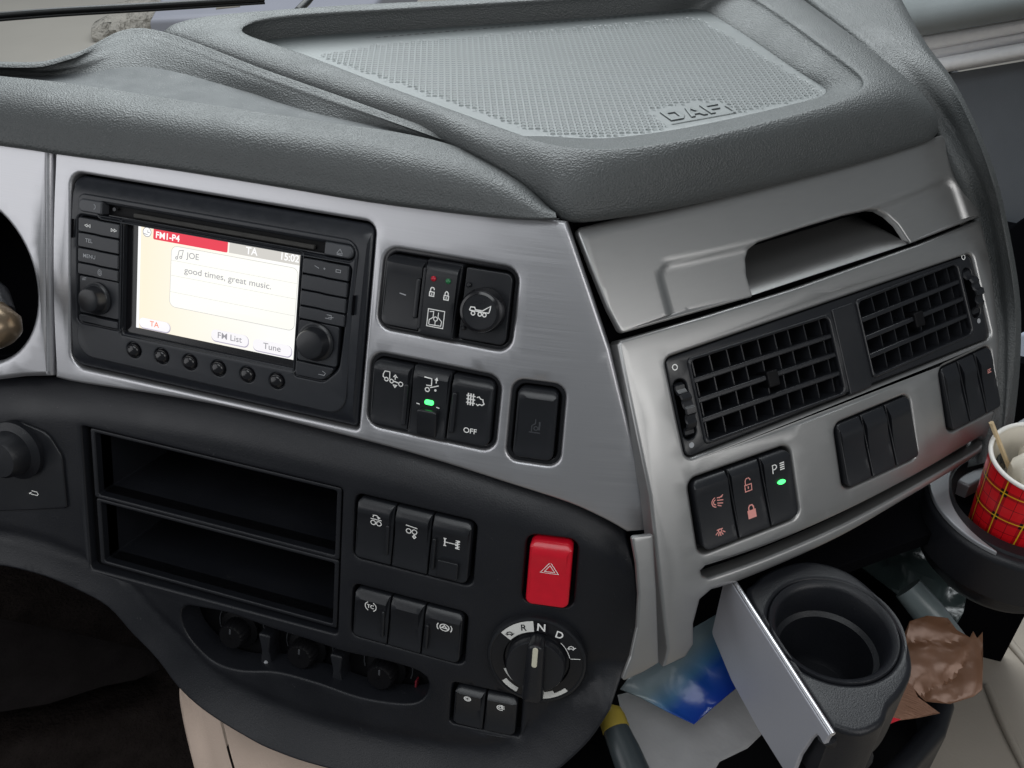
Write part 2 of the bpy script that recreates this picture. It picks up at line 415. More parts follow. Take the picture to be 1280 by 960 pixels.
CLIM=spline(PX(A,[(226,770),(232,758),(252,760),(290,768),(334,784),(385,800),(430,815),(480,826),(524,840),(536,855),(528,874),(505,880),(450,872),(394,853),(345,840),(300,838),(268,828),(245,808),(232,790)]),.004,True)
sheet('lower_black_panel',A,BO,M['black'],dash,[rpoly([(DIN[0]-.001,DIN[1]-.002),(DIN[2],DIN[1]),(DIN[2],DIN[3]),(DIN[0],DIN[3])],.003),
    rr(*WB1,.005),rr(*WB2,.005),rr(*WH,.006),rr(*WB3,.003),CLIM],bev=.0016,depth=.020,hf=hblack,grid=.0042,nb=3)
# switch wells (floors with their own black rims)
for w in (WELL1,WELL2,WELL3):
    u0,v0,u1,v1=w; k=.0026
    sheet('switch_well',A,rr(u0-.002,v0-.002,u1+.002,v1+.002,.008),M['gloss'],dash,[rr(u0+k,v0+k,u1-k,v1-k,.006)],h=-.0022,bev=.0012,depth=.008)
    sheet('switch_well_floor',A,rr(u0-.002,v0-.002,u1+.002,v1+.002,.008),M['well'],dash,h=-.010,depth=.002)
for w in (WB1,WB2,WH,WB3):
    u0,v0,u1,v1=w
    sheet('switch_well_floor',A,rr(u0-.002,v0-.002,u1+.002,v1+.002,.004),M['well'],dash,h=-.011,depth=.002)
# the twin open bays
S1=(-.0975,-.1625,.0845,-.1145); S2=(-.0965,-.2165,.0845,-.1685)
for s in (S1,S2):
    sheet('bay_frame',A,rr(s[0]-.0035,s[1]-.0028,s[2]+.0035,s[3]+.0028,.002),M['black'],dash,[rr(*s,.0015)],h=-.002,bev=.0009,depth=.085)
sheet('bay_surround',A,rr(DIN[0]-.003,DIN[1]-.003,DIN[2]+.003,DIN[3]+.003,.003),M['well'],dash,[rr(*S1,.0015),rr(*S2,.0015)],h=-.0075,bev=.0005,depth=.01)
sheet('bay_back',A,rr(DIN[0]-.005,DIN[1]-.005,DIN[2]+.005,DIN[3]+.005,.001),M['deep'],dash,h=-.080,depth=.03)
# dark core behind the joints
sheet('dashboard_core',A,mm((-350,74),(-240,80),(213,80),(240,20),(285,-120),(285,-170),(258,-230),(225,-285),(80,-298),(0,-290),(-60,-250),(-240,-238),(-345,-236)),M['deep'],dash,
    [rr(RADIO[0]+.004,RADIO[1]+.004,RADIO[2]-.004,RADIO[3]-.004,.002),rr(DIN[0],DIN[1],DIN[2],DIN[3],.002),circ(-.195,-.024,.0565,40),inset(CLIM[::-1] if sarea(CLIM)<0 else CLIM,-.003),rr(*WELL1,.004),rr(*WELL2,.004),rr(*WELL3,.004),
     rr(*WB1,.004),rr(*WB2,.004),rr(*WH,.004),rr(*WB3,.004)],h=-.0155,depth=.004,grid=.02)
# ------------------------------------------------------------------ right-hand (side) panel
V1=(.030,-.0765,.2835,-.0155)
WS1=(.0285,-.1365,.1005,-.0885); WS2=(.1355,-.1315,.1990,-.0870); WS3=(.2285,-.1255,.2800,-.0800)
SLOT=spline(PX(B,[(886,723),(879,720),(877,714),(883,708),(890,706),(960,682),(1050,643),(1140,597),(1228,546),(1234,552),(1226,560),(1140,610),(1050,658),(960,697),(896,720)]),.006,True)
botB=spline(PX(B,[(912,732),(960,713),(1050,672),(1140,620),(1238,560)]),.008)
o=PX(B,[(830,835),(858,822),(868,806),(868,780),(876,750),(890,738)])+botB+mm((270,-146),(281,-115),(291,-80),(299,-30),(302,3.2),(240,2.6),(130,2.0),(60,1.6),(6,1.0),(3.6,-1),(3.4,-90),(1.5,-190))
def hB(u,v):
    return 0.
sheet('silver_side_panel',B,o,M['silver_b'],dash,[rr(*V1,.005),rr(*WS1,.006),rr(*WS2,.006),rr(*WS3,.005),SLOT],bev=.0022,depth=.010,grid=.008,nb=4)
for w in (WS1,WS2,WS3):
    u0,v0,u1,v1=w
    sheet('switch_well_floor',B,rr(u0-.002,v0-.002,u1+.002,v1+.002,.006),M['well'],dash,h=-.009,depth=.002)
sheet('dashboard_core',B,[(.004,.062),(.298,.058),(.298,.0),(.282,-.10),(.258,-.156),(.030,-.160),(.024,-.190),(.010,-.190),(.009,-.10)],M['deep'],dash,
    [rr(V1[0]+.003,V1[1]+.003,V1[2]-.003,V1[3]-.003,.003),rr(.094,.000,.232,.045,.003),rr(*WS1,.004),rr(*WS2,.004),rr(*WS3,.004)],h=-.0135,depth=.004,grid=.02)
# curved return joining the front and the side panel: dark gap between them
# storage lid above the vents
NU0,NU1=.099,.2315
lidtop=.0685
def hlid(u,v):
    e=0.
    # raised wings round the pull: crisp step along a rounded outline
    x=min(u-.0375,.2885-u); y=.0395-(.004*math.sin(max(0,min(1,(u-.04)/.25))*math.pi))-v
    d=min(x,y) if (x>.012 or y>.012) else .012-math.hypot(max(0,.012-x),max(0,.012-y))
    s=max(0,min(1,d/.0050)); e=-.0022*s*s*(3-2*s)
    k=max(0,min(1,(v-.061)/.008)); return e-.0022*k*k
lid=[(.0065,.0045),(NU0,.0045),(NU0,.018),(.1015,.0275),(.1055,.0325),(.113,.0352)]+[(.150,.0362),(.185,.0360),(.205,.0345)]+[(.213,.0325),(.220,.0270),(.226,.0190),(NU1,.0050)]+[(.3015,.0052),(.3035,.030),(.3015,.0655),(.2,lidtop+.001),(.1,lidtop+.001),(-.0035,lidtop),(-.0010,.045),(.0025,.02)]
lidt=thing('storage_lid','brushed silver flap with a cut-out finger pull, above the twin air vents','lid')
LO=rpoly(lid,[.003,.001,.004,.004,.004,.006,.01,.01,.006,.004,.004,.004,.001,.003,.01,.006,.05,.05,.004,.02,.02],3)
sheet('flap',B,LO,M['silver_b'],lidt,bev=.0012,depth=.0035,hf=hlid,grid=.0021,h=.0015)
def hsc(u,v):
    k=max(0,min(1,(v-.004)/.040)); return -.044*k**1.05
sheet('pull_recess',B,rr(NU0-.004,.0052,NU1-.001,.046,.002),M['silver_b'],lidt,h=-.0005,bev=.0004,depth=.001,hf=hsc,grid=.004)
for uu in (NU0-.0045,NU1+.0045):
    sheet('recess_wall',Plane(B.P(uu,.0,-.04),B.P(uu,.0,0)-B.P(uu,.0,-.04),B.P(uu,.045,-.04)-B.P(uu,0,-.04)),rr(0,0,.038,.045,.001),M['deep'],lidt,depth=.001)
sheet('recess_sill',B,rr(NU0-.010,-.006,NU1+.010,.0075,.001),M['deep'],lidt,h=-.0135,depth=.002)
sheet('recess_roof',B,rr(NU0-.006,.0355,NU1+.006,.050,.002),M['deep'],lidt,h=-.0025,depth=.03)
# ------------------------------------------------------------------ marks for the switches (millimetres)
def C(x,y,r,n=14,a0=0,a1=360): return (circ(x,y,r,n,None,R(a0),R(a1)),abs(a1-a0)>=360)
def Ln(*p,cl=False,w=None): return (list(p),cl) if w is None else (list(p),cl,w/1000)
ICON={
 'dash':[Ln((-2,.3),(2,-.3))],
 'lorry_height':[Ln((-5.2,.2),(-6.4,.6),(-6.4,2.6),(-5.2,4.8),(-2,4.8),(-2,-.2)),C(-4.2,-.6,1.2),C(-.6,-1.2,1.2),C(5.6,-2,1.4),Ln((.9,-.9),(3.8,-1.5),w=.8),Ln((.6,2),(1.8,3.4),(3,2),cl=True,w=.7),Ln((.6,-3.4),(1.8,-4.8),(3,-3.4),cl=True,w=.7),Ln((1.8,.2),(1.8,1.6))],
 'tail_lift':[Ln((-5,5),(.5,4.6),(.5,-.6),(-3.5,-.9)),C(-2.4,-4,1.5),Ln((-.5,-2.2),(5.8,.4),w=.7),Ln((3.8,1.8),(4,5.2)),Ln((3,4),(4,5.6),(5,4)),C(3.6,-3.4,.5)],
 'filter':[Ln((-5,-4.4),(-5,4.4),w=.9),Ln((-3.2,-4.4),(-3.2,4.4),w=.9),Ln((-1.4,-4.4),(-1.4,4.4),w=.9),Ln((-6.3,2.6),(0,2.6)),Ln((-6.3,0),(0,0)),Ln((-6.3,-2.6),(0,-2.6)),Ln((1,2.2),(2.6,3),(3.6,1.6),(5.3,1.4),(5.6,-.6),(6.4,-1.6),(4.8,-3),(3.2,-2.4),(2,-3.6),(.8,-2.6))],
 'open_lock':[Ln((-1.6,-2.6),(1.6,-2.6),(1.6,.2),(-1.6,.2),cl=True),Ln((-1.1,.2),(-1.1,2.4),(-.4,3.2),(.8,3.2),(1.4,2.4),(1.4,1.6)),Ln((0,-.8),(0,-1.8))],
 'shut_lock':[Ln((-1.6,-2.6),(1.6,-2.6),(1.6,.2),(-1.6,.2),cl=True),Ln((-1.1,.2),(-1.1,2.0),(-.4,2.9),(.4,2.9),(1.1,2.0),(1.1,.2)),Ln((0,-.8),(0,-1.8))],
 'cab_box':[Ln((-5,-5),(5,-5),(5,5),(-5,5),cl=True),Ln((-4,3.5),(-1.6,4),(-1.6,.5),(-3.8,-1.2),(-3.8,-4)),Ln((1.4,3.8),(1.4,1),(3.9,-1.2)),C(0,-.2,1.2),Ln((-3.5,-4),(3.6,-3.8),(3.9,-1.2)),Ln((0,-1.4),(0,-3.9))],
 'recovery':[Ln((-6,.2),(-5.4,2.2),(-3,2.4),(-2.4,1),(2,1),(6.6,4.4),(6,.2),cl=False),Ln((-6,.2),(6,.2)),C(-3.6,-1.2,1.1),C(.6,-1.2,1.1),C(3.4,-1.2,1.1),Ln((6.6,4.4),(6.4,1.8))],
 'trailer_cover':[Ln((-2.5,-4),(-2.5,.5),(-.5,2),(-.5,5)),Ln((2,-2),(2,3.6),w=1.),Ln((-4,-3.8),(2.6,-3.8)),C(0,-1,1.2)],
 'diff_lift':[C(-2.2,-2,1.9),C(2.4,-2,1.9),Ln((-4.2,1.2),(4.6,1.2)),Ln((-2.4,2.6),(-2,4.6),(.4,5),(2.2,3.8),(2.2,2.6),w=.8),Ln((1.2,3.6),(2.2,2.4),(3.3,3.6))],
 'axle_drop':[C(-2.2,-1.2,1.9),C(2.4,-1,1.9),Ln((-4.4,3.6),(4.6,2.6),w=.8),Ln((1.2,-5.2),(2.4,-3.8),(3.6,-5.2),(2.4,-6.6),cl=True,w=.9)],
 'diff_lock':[Ln((-5,3),(-5,-3),w=1.),Ln((-6,3.3),(-3.8,3.3)),Ln((-6,-3.3),(-3.8,-3.3)),Ln((-5,0),(5,0)),Ln((4.6,3.6),(4.6,-3.6),w=1.),Ln((6.2,3),(3,1.4)),Ln((6.2,-1.4),(3,-3)),Ln((6.2,3.6),(3,3.6)),Ln((6.2,-3.6),(3,-3.6)),Ln((3,-1.2),(6.2,1.2))],
 'traction':[C(0,0,3.9,14,-62,62),C(0,0,3.9,14,118,242),Ln((-2.6,1.2),(-.4,1.2)),Ln((-1.5,1.2),(-1.5,-1.5)),C(1.3,-.1,1.3,10,50,310)],
 'brake_lamp':[C(0,0,5.2,12,-35,35),C(0,0,5.2,12,145,215),C(0,0,3.2,20),Ln((-2,-1),(0,2),(2,-1.2),w=.9),Ln((-3.4,-.4),(3.4,-.8),w=.8)],
 'ring':[C(0,0,2.1,16),C(0,0,1.2,12)],
 'heater':[C(0,0,2.6,14,60,300),Ln((0,1.8),(2.4,1.8)),Ln((0,0.4),(2.4,.4)),Ln((0,-1),(2.4,-1)),C(-.2,.2,1.2)],
 'dome_lamp':[C(-.5,0,3.2,12,100,260),C(-1,0,1.6,10,90,270),Ln((0,2.6),(4,2.2)),Ln((0,1),(4.4,0)),Ln((0,-.8),(4,-2)),Ln((0,-2.2),(2.6,-3.6)),Ln((1.5,2),(4.6,3.4))],
 'rays':[C(0,.6,1.3,12),Ln((-2.6,1.7),(2.6,1.7)),Ln((-2,0),(-4,-1.6)),Ln((-1,-.8),(-2,-3)),Ln((0,-1),(0,-3.4)),Ln((1,-.8),(2,-3)),Ln((2,0),(4,-1.6))],
 'big_open_lock':[Ln((-2.4,-4),(2.4,-4),(2.4,.2),(-2.4,.2),cl=True),Ln((-1.8,.2),(-1.8,3.2),(-.9,4.6),(.9,4.6),(1.8,3.4),(1.8,2.6)),Ln((0,-1),(0,-2.6),w=.8)],
 'big_shut_lock':[Ln((-2.6,-4),(2.6,-4),(2.6,.6),(-2.6,.6),cl=True),Ln((-1.8,.6),(-1.8,2.8),(-.9,4.2),(.9,4.2),(1.8,2.8),(1.8,.6))],
 'park_bars':[Ln((-5,-3),(-5,3.4),(-2.8,3.4),(-1.6,2.2),(-1.6,1),(-2.8,0),(-5,0),w=.8),Ln((1.2,3),(5,3),w=.9),Ln((1.2,1.4),(5,1.4),w=.9),Ln((1.2,-.2),(5,-.2),w=.9),Ln((1.2,-1.8),(5,-1.8),w=.9)],
 'turtle':[Ln((-2.4,-.6),(-2,.9),(-.4,1.7),(1.2,1.2),(1.9,-.4),cl=True),Ln((1.9,0),(3.2,.9)),Ln((-1.6,-.6),(-2.1,-1.6)),Ln((1,-.6),(1.4,-1.5)),Ln((-2.4,-.4),(-3.2,-.9))],
 'seat_heat':[Ln((-2.5,1.8),(2.5,1.8)),Ln((-2.5,.4),(1.2,.4)),Ln((-2.5,-1),(2.5,-1),w=.7)],
 'arrow_back':[Ln((-3,0),(2.6,0),(3.4,1),(2.6,2.2),(-1,2.2)),Ln((-1.2,1.1),(-3,0))],
}
def icon(S,k,u,v,m='mark',parent=None,s=1.,w=.00062,h=0.,name='marking',hf=None):
    L=[([(u+x*s/1000,v+y*s/1000) for x,y in st[0]],st[1])+((st[2]*s,) if len(st)>2 else ()) for st in ICON[k]]
    return strokes(name,S,L,M[m],parent,w,.00012,h) if callable(h) else strokes(name,S,L,M[m],parent,w,h+.00012)
# ------------------------------------------------------------------ rocker switches
def rocker(S,box_,name,label,H=.003,cat='switch',group='rocker switches in the dashboard',m='switch',band=.13,drop=.0042,dep=.010,rad=(.0010,.0010,.0010,.0010),bev=.0007,dish=.0013):
    u0,v0,u1,v1=box_; t=thing(name,label,cat,group=group); hv=v1-v0
    def hf(u,v):
        k=(v-v0)/hv
        if k>1-band: q=(k-(1-band))/band; return -drop*(.35*q+.65*q*q)
        x=(u-u0)/(u1-u0)
        return -dish*math.sin(math.pi*max(0,min(1,k/(1-band))))**.7
    sheet('rocker',S,rpoly([(u0,v0),(u1,v0),(u1,v1),(u0,v1)],list(rad)),M[m],t,h=H,bev=bev,depth=dep,hf=hf,grid=.0024,sharp=28)
    t['H']=H; return t,(lambda u,v:H+hf(u,v)+.0001)
def led_bar(S,t,u,v0,v1,H,w=.0028): 
    sheet('indicator_bar',S,rr(u-w/2,v0,u+w/2,v1,.0012,3),M['switchtop'] if False else M['switch'],t,h=H+.0014,bev=.0008,depth=.002)
BIG=.0042
# upper silver well
u0,v0,u1,v1=WELL1; a,b,c,d=u0+.0032,.1330,.1585,u1-.0032; v0+=.0036; v1-=.0036
t,hf=rocker(A,(a,v0,b-.0005,v1),'blank_switch','plain black rocker with a small dash mark, left end of the upper silver well',rad=(BIG,.001,.001,BIG))
icon(A,'dash',.1205,.0225,'dimmark',t,h=hf); led_bar(A,t,.1300,.010,.0335,.003)
t,hf=rocker(A,(b+.0003,v0-.001,c-.0040,v1+.001),'indicator_panel','black panel with red and green lamps over two padlock marks, beside the round push knob',H=.0048,cat='indicator panel',group='indicator and control modules in the upper silver well',drop=.005,dish=.0)
for k,(mt,uu) in enumerate((('reddot',.1393),('greendot',.1482))):
    lathe('lamp_lens',A,uu,.0350,[(.0016,.0048),(.0016,.0053),(.0011,.0060),(.0003,.0063)],M[mt],t,18)
icon(A,'open_lock',.1393,.0272,'mark',t,.85,h=.0049); icon(A,'shut_lock',.1482,.0265,'mark',t,.85,h=.0049)
icon(A,'cab_box',.1433,.0125,'mark',t,1.0,h=.0049,w=.0005)
sheet('hinge_ridge',A,rr(b-.0006+.0003,v0+.002,b+.0014,v1-.004,.0004,2),M['switch'],t,h=.0054,bev=.0003,depth=.001)
t=thing('push_knob','round black push knob marked with a tow lorry, in the upper silver well','push knob',group='indicator and control modules in the upper silver well')
sheet('knob_plate',A,rpoly([(c-.0015,v0),(d,v0),(d,v1),(c-.0015,v1)],[.001,BIG,BIG,.001]),M['switch'],t,h=.0015,bev=.0007,depth=.009)
lathe('push_cap',A,.1710,.0222,[(.0128,.0015),(.0128,.0060),(.0122,.0075),(.0122,.0105),(.0114,.0120),(.0100,.0126)],M['gloss'],t,48,cap=False)
lathe('cap_face',A,.1710,.0222,[(.0100,.0126),(.0098,.0120),(.0001,.0117)],M['switch'],t,48,cap=False)
icon(A,'recovery',.1708,.0222,'mark',t,.95,h=.0122,w=.0006)
for dv in (.0125,-.0125): lathe('retaining_pip',A,c+.0012,.0222+dv,[(.0014,.0015),(.0014,.0030),(.0008,.0036)],M['switch'],t,14)
# lower silver well
u0,v0,u1,v1=WELL2; a,b,c,d=u0+.0032,.1318,.1562,u1-.0032; v0+=.0036; v1-=.0036
t,hf=rocker(A,(a,v0,b-.0005,v1),'ride_height_switch','black rocker with a white lorry-and-arrows mark, left in the lower silver well',rad=(BIG,.001,.001,BIG))
icon(A,'lorry_height',.1195,-.0295,'mark',t,.95,h=hf); led_bar(A,t,.1290,-.0565,-.0300,.003)
t,hf=rocker(A,(b+.0003,v0-.001,c-.0006,v1+.001),'tail_lift_switch','black rocker with glowing green light and latch tab, middle of lower silver well',H=.0040,rad=(.001,.001,.001,.001))
icon(A,'tail_lift',.1442,-.0275,'mark',t,.85,h=hf)
sheet('green_light',A,rr(.1412,-.0402,.1468,-.0372,.0012,3),M['green'],t,h=.0038,bev=.0004,depth=.001)
icon(A,'dash',.1375,-.0405,'mark',t,.5,h=.0040); icon(A,'dash',.1500,-.0405,'mark',t,.5,h=.0040)
def tabh(u,v): return .0035*max(0,min(1,(v+.062)/.018))
sheet('latch_tab',A,rr(.1380,-.0600,.1505,-.0425,.0016,3),M['switch'],t,h=.0040,bev=.0010,depth=.005,hf=tabh,grid=.003)
t,hf=rocker(A,(c+.0003,v0,d,v1),'filter_switch','black rocker marked OFF under a white smoke-filter mark','switch' and .003,rad=(.001,BIG,BIG,.001))
icon(A,'filter',.1715,-.0318,'mark',t,.85,h=hf); text('off_lettering',A,'OFF',.1702,-.0515,.0046,M['mark'],t,hf(.170,-.0515)+.0002,.012)
led_bar(A,t,.1595,-.0545,-.0290,.003)
# single socket cover
u0,v0,u1,v1=WELL3; k=.0040
t,hf=rocker(A,(u0+k,v0+k,u1-k,v1-k),'socket_cover','single black blanking cover with an embossed mark, alone in its own silver well',cat='cover',group=None,H=.0024,rad=(.004,.004,.004,.004),dish=.0016,bev=.0012)
icon(A,'trailer_cover',.2075,-.0425,'switchtop',t,.95,h=hf,w=.0007)
# lower panel banks
def bank(S,W_,seps,specs,vk=.0026,R_=.0034,H=.0034,**kw):
    u0,v0,u1,v1=W_; xs=[u0+vk]+seps+[u1-vk]; out=[]
    for i,(nm,lb) in enumerate(specs):
        l=i==0; r=i==len(specs)-1
        out.append(rocker(S,(xs[i]+(0 if l else .0005),v0+vk+.0006,xs[i+1]-(0 if r else .0005),v1-vk+.0006),nm,lb,H=H,rad=(R_ if l else .0008,R_ if r else .0008,R_ if r else .0008,R_ if l else .0008),**kw))
    return out
x=bank(A,WB1,[.1265,.1515],[('axle_lift_switch','black rocker with a curved arrow over two wheels, left above the TC rocker'),('axle_lowering_switch','black rocker with a white bar over two wheels, middle of the upper bank'),('axle_lock_switch','black rocker with a white axle mark and hinged tab, nearest the red hazard button')],band=.17)
icon(A,'diff_lift',.1145,-.1260,'mark',x[0][0],.85,h=x[0][1]); led_bar(A,x[0][0],.1232,-.148,-.1265,.0034,.0024)
icon(A,'axle_drop',.1387,-.1265,'mark',x[1][0],.85,h=x[1][1])
icon(A,'diff_lock',.1650,-.1290,'mark',x[2][0],.80,h=x[2][1]); led_bar(A,x[2][0],.1548,-.150,-.1275,.0034,.0022)
sheet('hinged_tab',A,rr(.1580,-.1535,.1705,-.1415,.001,2),M['switch'],x[2][0],h=.0050,bev=.0006,depth=.003)
x=bank(A,WB2,[.1270,.1510],[('traction_switch','black rocker with white TC letters in brackets, left in the lower bank'),('blank_switch','unmarked black rocker between the TC rocker and the brake rocker'),('brake_switch','black rocker with a white bracketed disc mark, right of the unmarked one')],band=.19)
icon(A,'traction',.1140,-.1905,'mark',x[0][0],1.0,h=x[0][1]); led_bar(A,x[0][0],.1235,-.2110,-.1910,.0034,.0022)
icon(A,'brake_lamp',.1650,-.1915,'mark',x[2][0],.85,h=x[2][1]); led_bar(A,x[2][0],.1545,-.2110,-.1920,.0034,.0022)
x=bank(A,WB3,[.1918],[('ring_switch','small black push switch with a pale ring mark, left of the lowest pair'),('heater_switch','small black push switch with a pale heater mark, right of the lowest pair')],band=.14,H=.0022,group='small switches below the gear dial')
icon(A,'ring',.1815,-.2435,'mark',x[0][0],.9,h=x[0][1],w=.0006); icon(A,'heater',.2010,-.2450,'mark',x[1][0],.85,h=x[1][1],w=.0006)
# hazard
u0,v0,u1,v1=WH; k=.0026
t,hf=rocker(A,(u0+k,v0+k+.0008,u1-k,v1-k+.0008),'hazard_button','bright red hazard warning button with a white double triangle','hazard' and .0062,cat='button',group=None,m='red',band=.17,drop=.0045,rad=(.004,.004,.004,.004),bev=.0016,dish=.0012,dep=.012)
def tri(s,cx,cy): return ([(cx-s,cy-s*.62),(cx+s,cy-s*.62),(cx,cy+s*.95)],True)
strokes('triangle_marking',A,[tri(.0050,.2222,-.1325),tri(.0028,.2222,-.1328)],M['mark'],t,.00045,hf(.222,-.133)+.0002)
# side panel banks
x=bank(B,WS1,[.0545,.0775],[('lamp_switch','black rocker with two pink cab-lamp marks, left of the lock rocker on the side panel'),('lock_switch','black rocker with pink open and shut padlocks on the side panel'),('parking_switch','black rocker with a white P-and-bars mark over a lit green dot')],vk=.0022,R_=.0045,H=.0030,band=.12)
h0=x[0][1]; icon(B,'dome_lamp',.0440,-.1065,'pinkmark',x[0][0],.95,h=h0,w=.0006); icon(B,'rays',.0430,-.1250,'pinkmark',x[0][0],.80,h=h0,w=.0006)
h0=x[1][1]; icon(B,'big_open_lock',.0660,-.1030,'pinkmark',x[1][0],.95,h=h0,w=.0006); icon(B,'big_shut_lock',.0660,-.1200,'pinkmark',x[1][0],.95,h=h0,w=.0008)
fills('lock_body',B,[[(.0637,-.1237),(.0683,-.1237),(.0683,-.1196),(.0637,-.1196)]],M['pinkmark'],x[1][0],h0(.066,-.12)+.0002)
h0=x[2][1]; icon(B,'park_bars',.0885,-.0995,'mark',x[2][0],.85,h=h0,w=.0005)
sheet('green_light',B,circ(.0893,-.1088,.0027,16,.0014),M['green'],x[2][0],h=.0030,bev=.0003,depth=.001)
bank(B,WS2,[.1567,.1772],[('blank_switch','unmarked black rocker, left end of the middle side-panel bank'),('blank_switch','unmarked black rocker, centre of the middle side-panel bank'),('blank_switch','unmarked black rocker, right end of the middle side-panel bank')],vk=.0016,R_=.003,H=.0036,band=.20)
x=bank(B,WS3,[.2462,.2630],[('blank_switch','unmarked black rocker at the left end of the bank nearest the tartan cup'),('blank_switch','unmarked black rocker in the centre of the bank nearest the tartan cup'),('seat_switch','black rocker with a faint pink mark, right end of the bank nearest the tartan cup')],vk=.0014,R_=.003,H=.0036,band=.22)
icon(B,'seat_heat',.2715,-.0960,'pinkmark',x[2][0],.75,h=x[2][1],w=.0005)
# the little raised ticks between the blank side rockers
# ------------------------------------------------------------------ gear dial
gd=thing('gear_dial','round black gear selector dial lettered R N D with a cream pointer','gear selector')
GU,GV=.2190,-.2010
_O,_X,_Y,_N=frame(A,GU,GV); DT=Plane(_O-_X*GU-_Y*GV,_X,_Y)
lathe('dial_ring',DT,GU,GV,[(.0322,-.001),(.0322,.0035),(.0314,.0048),(.0302,.0052),(.0296,.0050),(.0295,.0046)],M['switch'],gd,72,cap=False)
lathe('dial_face',DT,GU,GV,[(.0296,.0046),(.0215,.0046),(.0205,.0030),(.0,.0030)],M['gloss'],gd,72,cap=False)
def arcpoly(r0,r1,a0,a1,n=14): return circ(GU,GV,r1,n,None,R(a0),R(a1))+circ(GU,GV,r0,n,None,R(a1),R(a0))
fills('white_sector',DT,[arcpoly(.0216,.0294,a,a+7.7) for a in (98,105.7,113.4,121.1,128.8,136.5)],M['whiteplastic'],gd,.0048)
gr=.0252
text('gear_lettering',DT,'R',GU+gr*math.cos(R(113)),GV+gr*math.sin(R(113)),.0064,M['switch'],gd,.0050,.012,rot=R(8))
text('gear_lettering',DT,'N',GU+gr*math.cos(R(87)),GV+gr*math.sin(R(87)),.0076,M['mark'],gd,.0049,.02)
text('gear_lettering',DT,'D',GU+gr*math.cos(R(59)),GV+gr*math.sin(R(59)),.0070,M['mark'],gd,.0049,.02,rot=R(-12))
icon(DT,'turtle',GU+gr*math.cos(R(136)),GV+gr*math.sin(R(136)),'switch',gd,.85,h=.0051)
icon(DT,'turtle',GU+gr*math.cos(R(32)),GV+gr*math.sin(R(32)),'mark',gd,.85,h=.0049)
strokes('range_mark',DT,[(circ(GU,GV,.0215,10,None,R(48),R(15)),False),([(GU+.0212,GV+.0052),(GU+.0275,GV+.0060)],False)],M['mark'],gd,.0005,.0048)
lathe('knob_body',DT,GU,GV,[(.0190,.0030),(.0190,.0105),(.0180,.0120),(.0,.0120)],M['switch'],gd,56,cap=False)
def ghf(u,v): return .0035*(1-((u-GU)/.006)**2*.5)
go=rpoly([(GU-.0052,GV+.0205),(GU+.0052,GV+.0205),(GU+.0062,GV-.006),(GU+.0070,GV-.0232),(GU-.0070,GV-.0232),(GU-.0062,GV-.006)],[.004,.004,.02,.003,.003,.02],4)
fills('painted_reflection',DT,[arcpoly(.0250,.0285,222,246,8),arcpoly(.0205,.0228,205,240,8),arcpoly(.0262,.0290,276,318,10),arcpoly(.0240,.0263,284,300,6)],M['whiteplastic'],gd,.0048)  # pale reflections of the glossy dial, painted on as flat arcs
sheet('grip',DT,go,M['switch'],gd,h=.0150,bev=.0020,depth=.0120,hf=ghf,grid=.0025,nb=4)
sheet('pointer',DT,rr(GU-.0017,GV+.0050,GU+.0017,GV+.0195,.0015,3),M['cream'],gd,h=.0188,bev=.0004,depth=.001)
# ------------------------------------------------------------------ climate control panel seen in the scoop
cl=thing('heater_controls','recessed heater control panel with three dark rotary knobs, below the twin bays','heater controls')
cl_out=[(-.050,-.285),(.17,-.285),(.175,-.2215),(-.05,-.2215)]
sheet('backplate',A,cl_out,M['well'],cl,h=-.024,depth=.002)
for k,(x_,y_) in enumerate([(288,797),(374,822),(474,848)]):
    u,v=A.uv(x_,y_,-.008); 
    lathe('rotary_knob',A,u,v,[(.0150,-.024),(.0150,-.020),(.0105,-.019),(.0100,-.009),(.0088,-.0075),(.0,-.0075)],M['well'],cl,40,ribs=20,ribd=.0006,cap=False)
    sheet('knob_pointer',A,rr(u-.0007,v+.003,u+.0007,v+.0075,.0004,2),M['switchtop'],cl,h=-.0072,depth=.0006,bev=.0002)
    strokes('scale_marking',A,[(circ(u,v,.0185,18,None,R(200),R(-20)),False)],M['switchtop'],cl,.0008,-.0235)
for k,(x_,y_) in enumerate([(333,812),(422,838)]):
    u,v=A.uv(x_,y_,-.012)
    sheet('divider',A,rpoly([(u-.004,v-.014),(u+.006,v-.014),(u+.003,v),(u+.004,v+.014),(u-.006,v+.014),(u-.003,v)],.002,3),M['black'],cl,h=-.010,bev=.0015,depth=.014)
    lathe('divider_lamp',A,u+.001,v-.0095,[(.0016,-.010),(.0014,-.0092),(.0,-.009)],M['dimmark'],cl,14,cap=False)
u,v=A.uv(521,852,-.020); sheet('red_scale',A,rr(u-.0008,v-.004,u+.0008,v+.002,.0007,2),mat('dull_red',(.20,.008,.02),.8),cl,h=-.018,depth=.004)
u,v=A.uv(500,866,-.018); sheet('pale_scale',A,rr(u-.005,v-.0015,u+.004,v+.0015,.001,2),M['dimmark'],cl,h=-.018,depth=.004)
# ------------------------------------------------------------------ head lamp knob panel, left edge
hk=thing('lamp_knob_panel','black rotary lamp knob on its rounded plate at the left edge of the black panel','knob')
o=PX(A,[(-60,527),(30,527),(62,540),(80,570),(86,634),(40,636),(-60,640)])
sheet('knob_plate',A,rpoly(o,[.004,.01,.014,.014,.003,.002,.002],5),M['switch'],hk,h=.0022,bev=.001,depth=.004)
u,v=A.uv(10,568,.012); lathe('rotary_knob',A,u,v,[(.0215,.002),(.0215,.006),(.0165,.009),(.0150,.019),(.0130,.0215),(.0,.0220)],M['black'],hk,44,cap=False)
u,v=A.uv(42,618,.0022); icon(A,'arrow_back',u,v,'mark',hk,1.25,h=.0023,w=.0006)
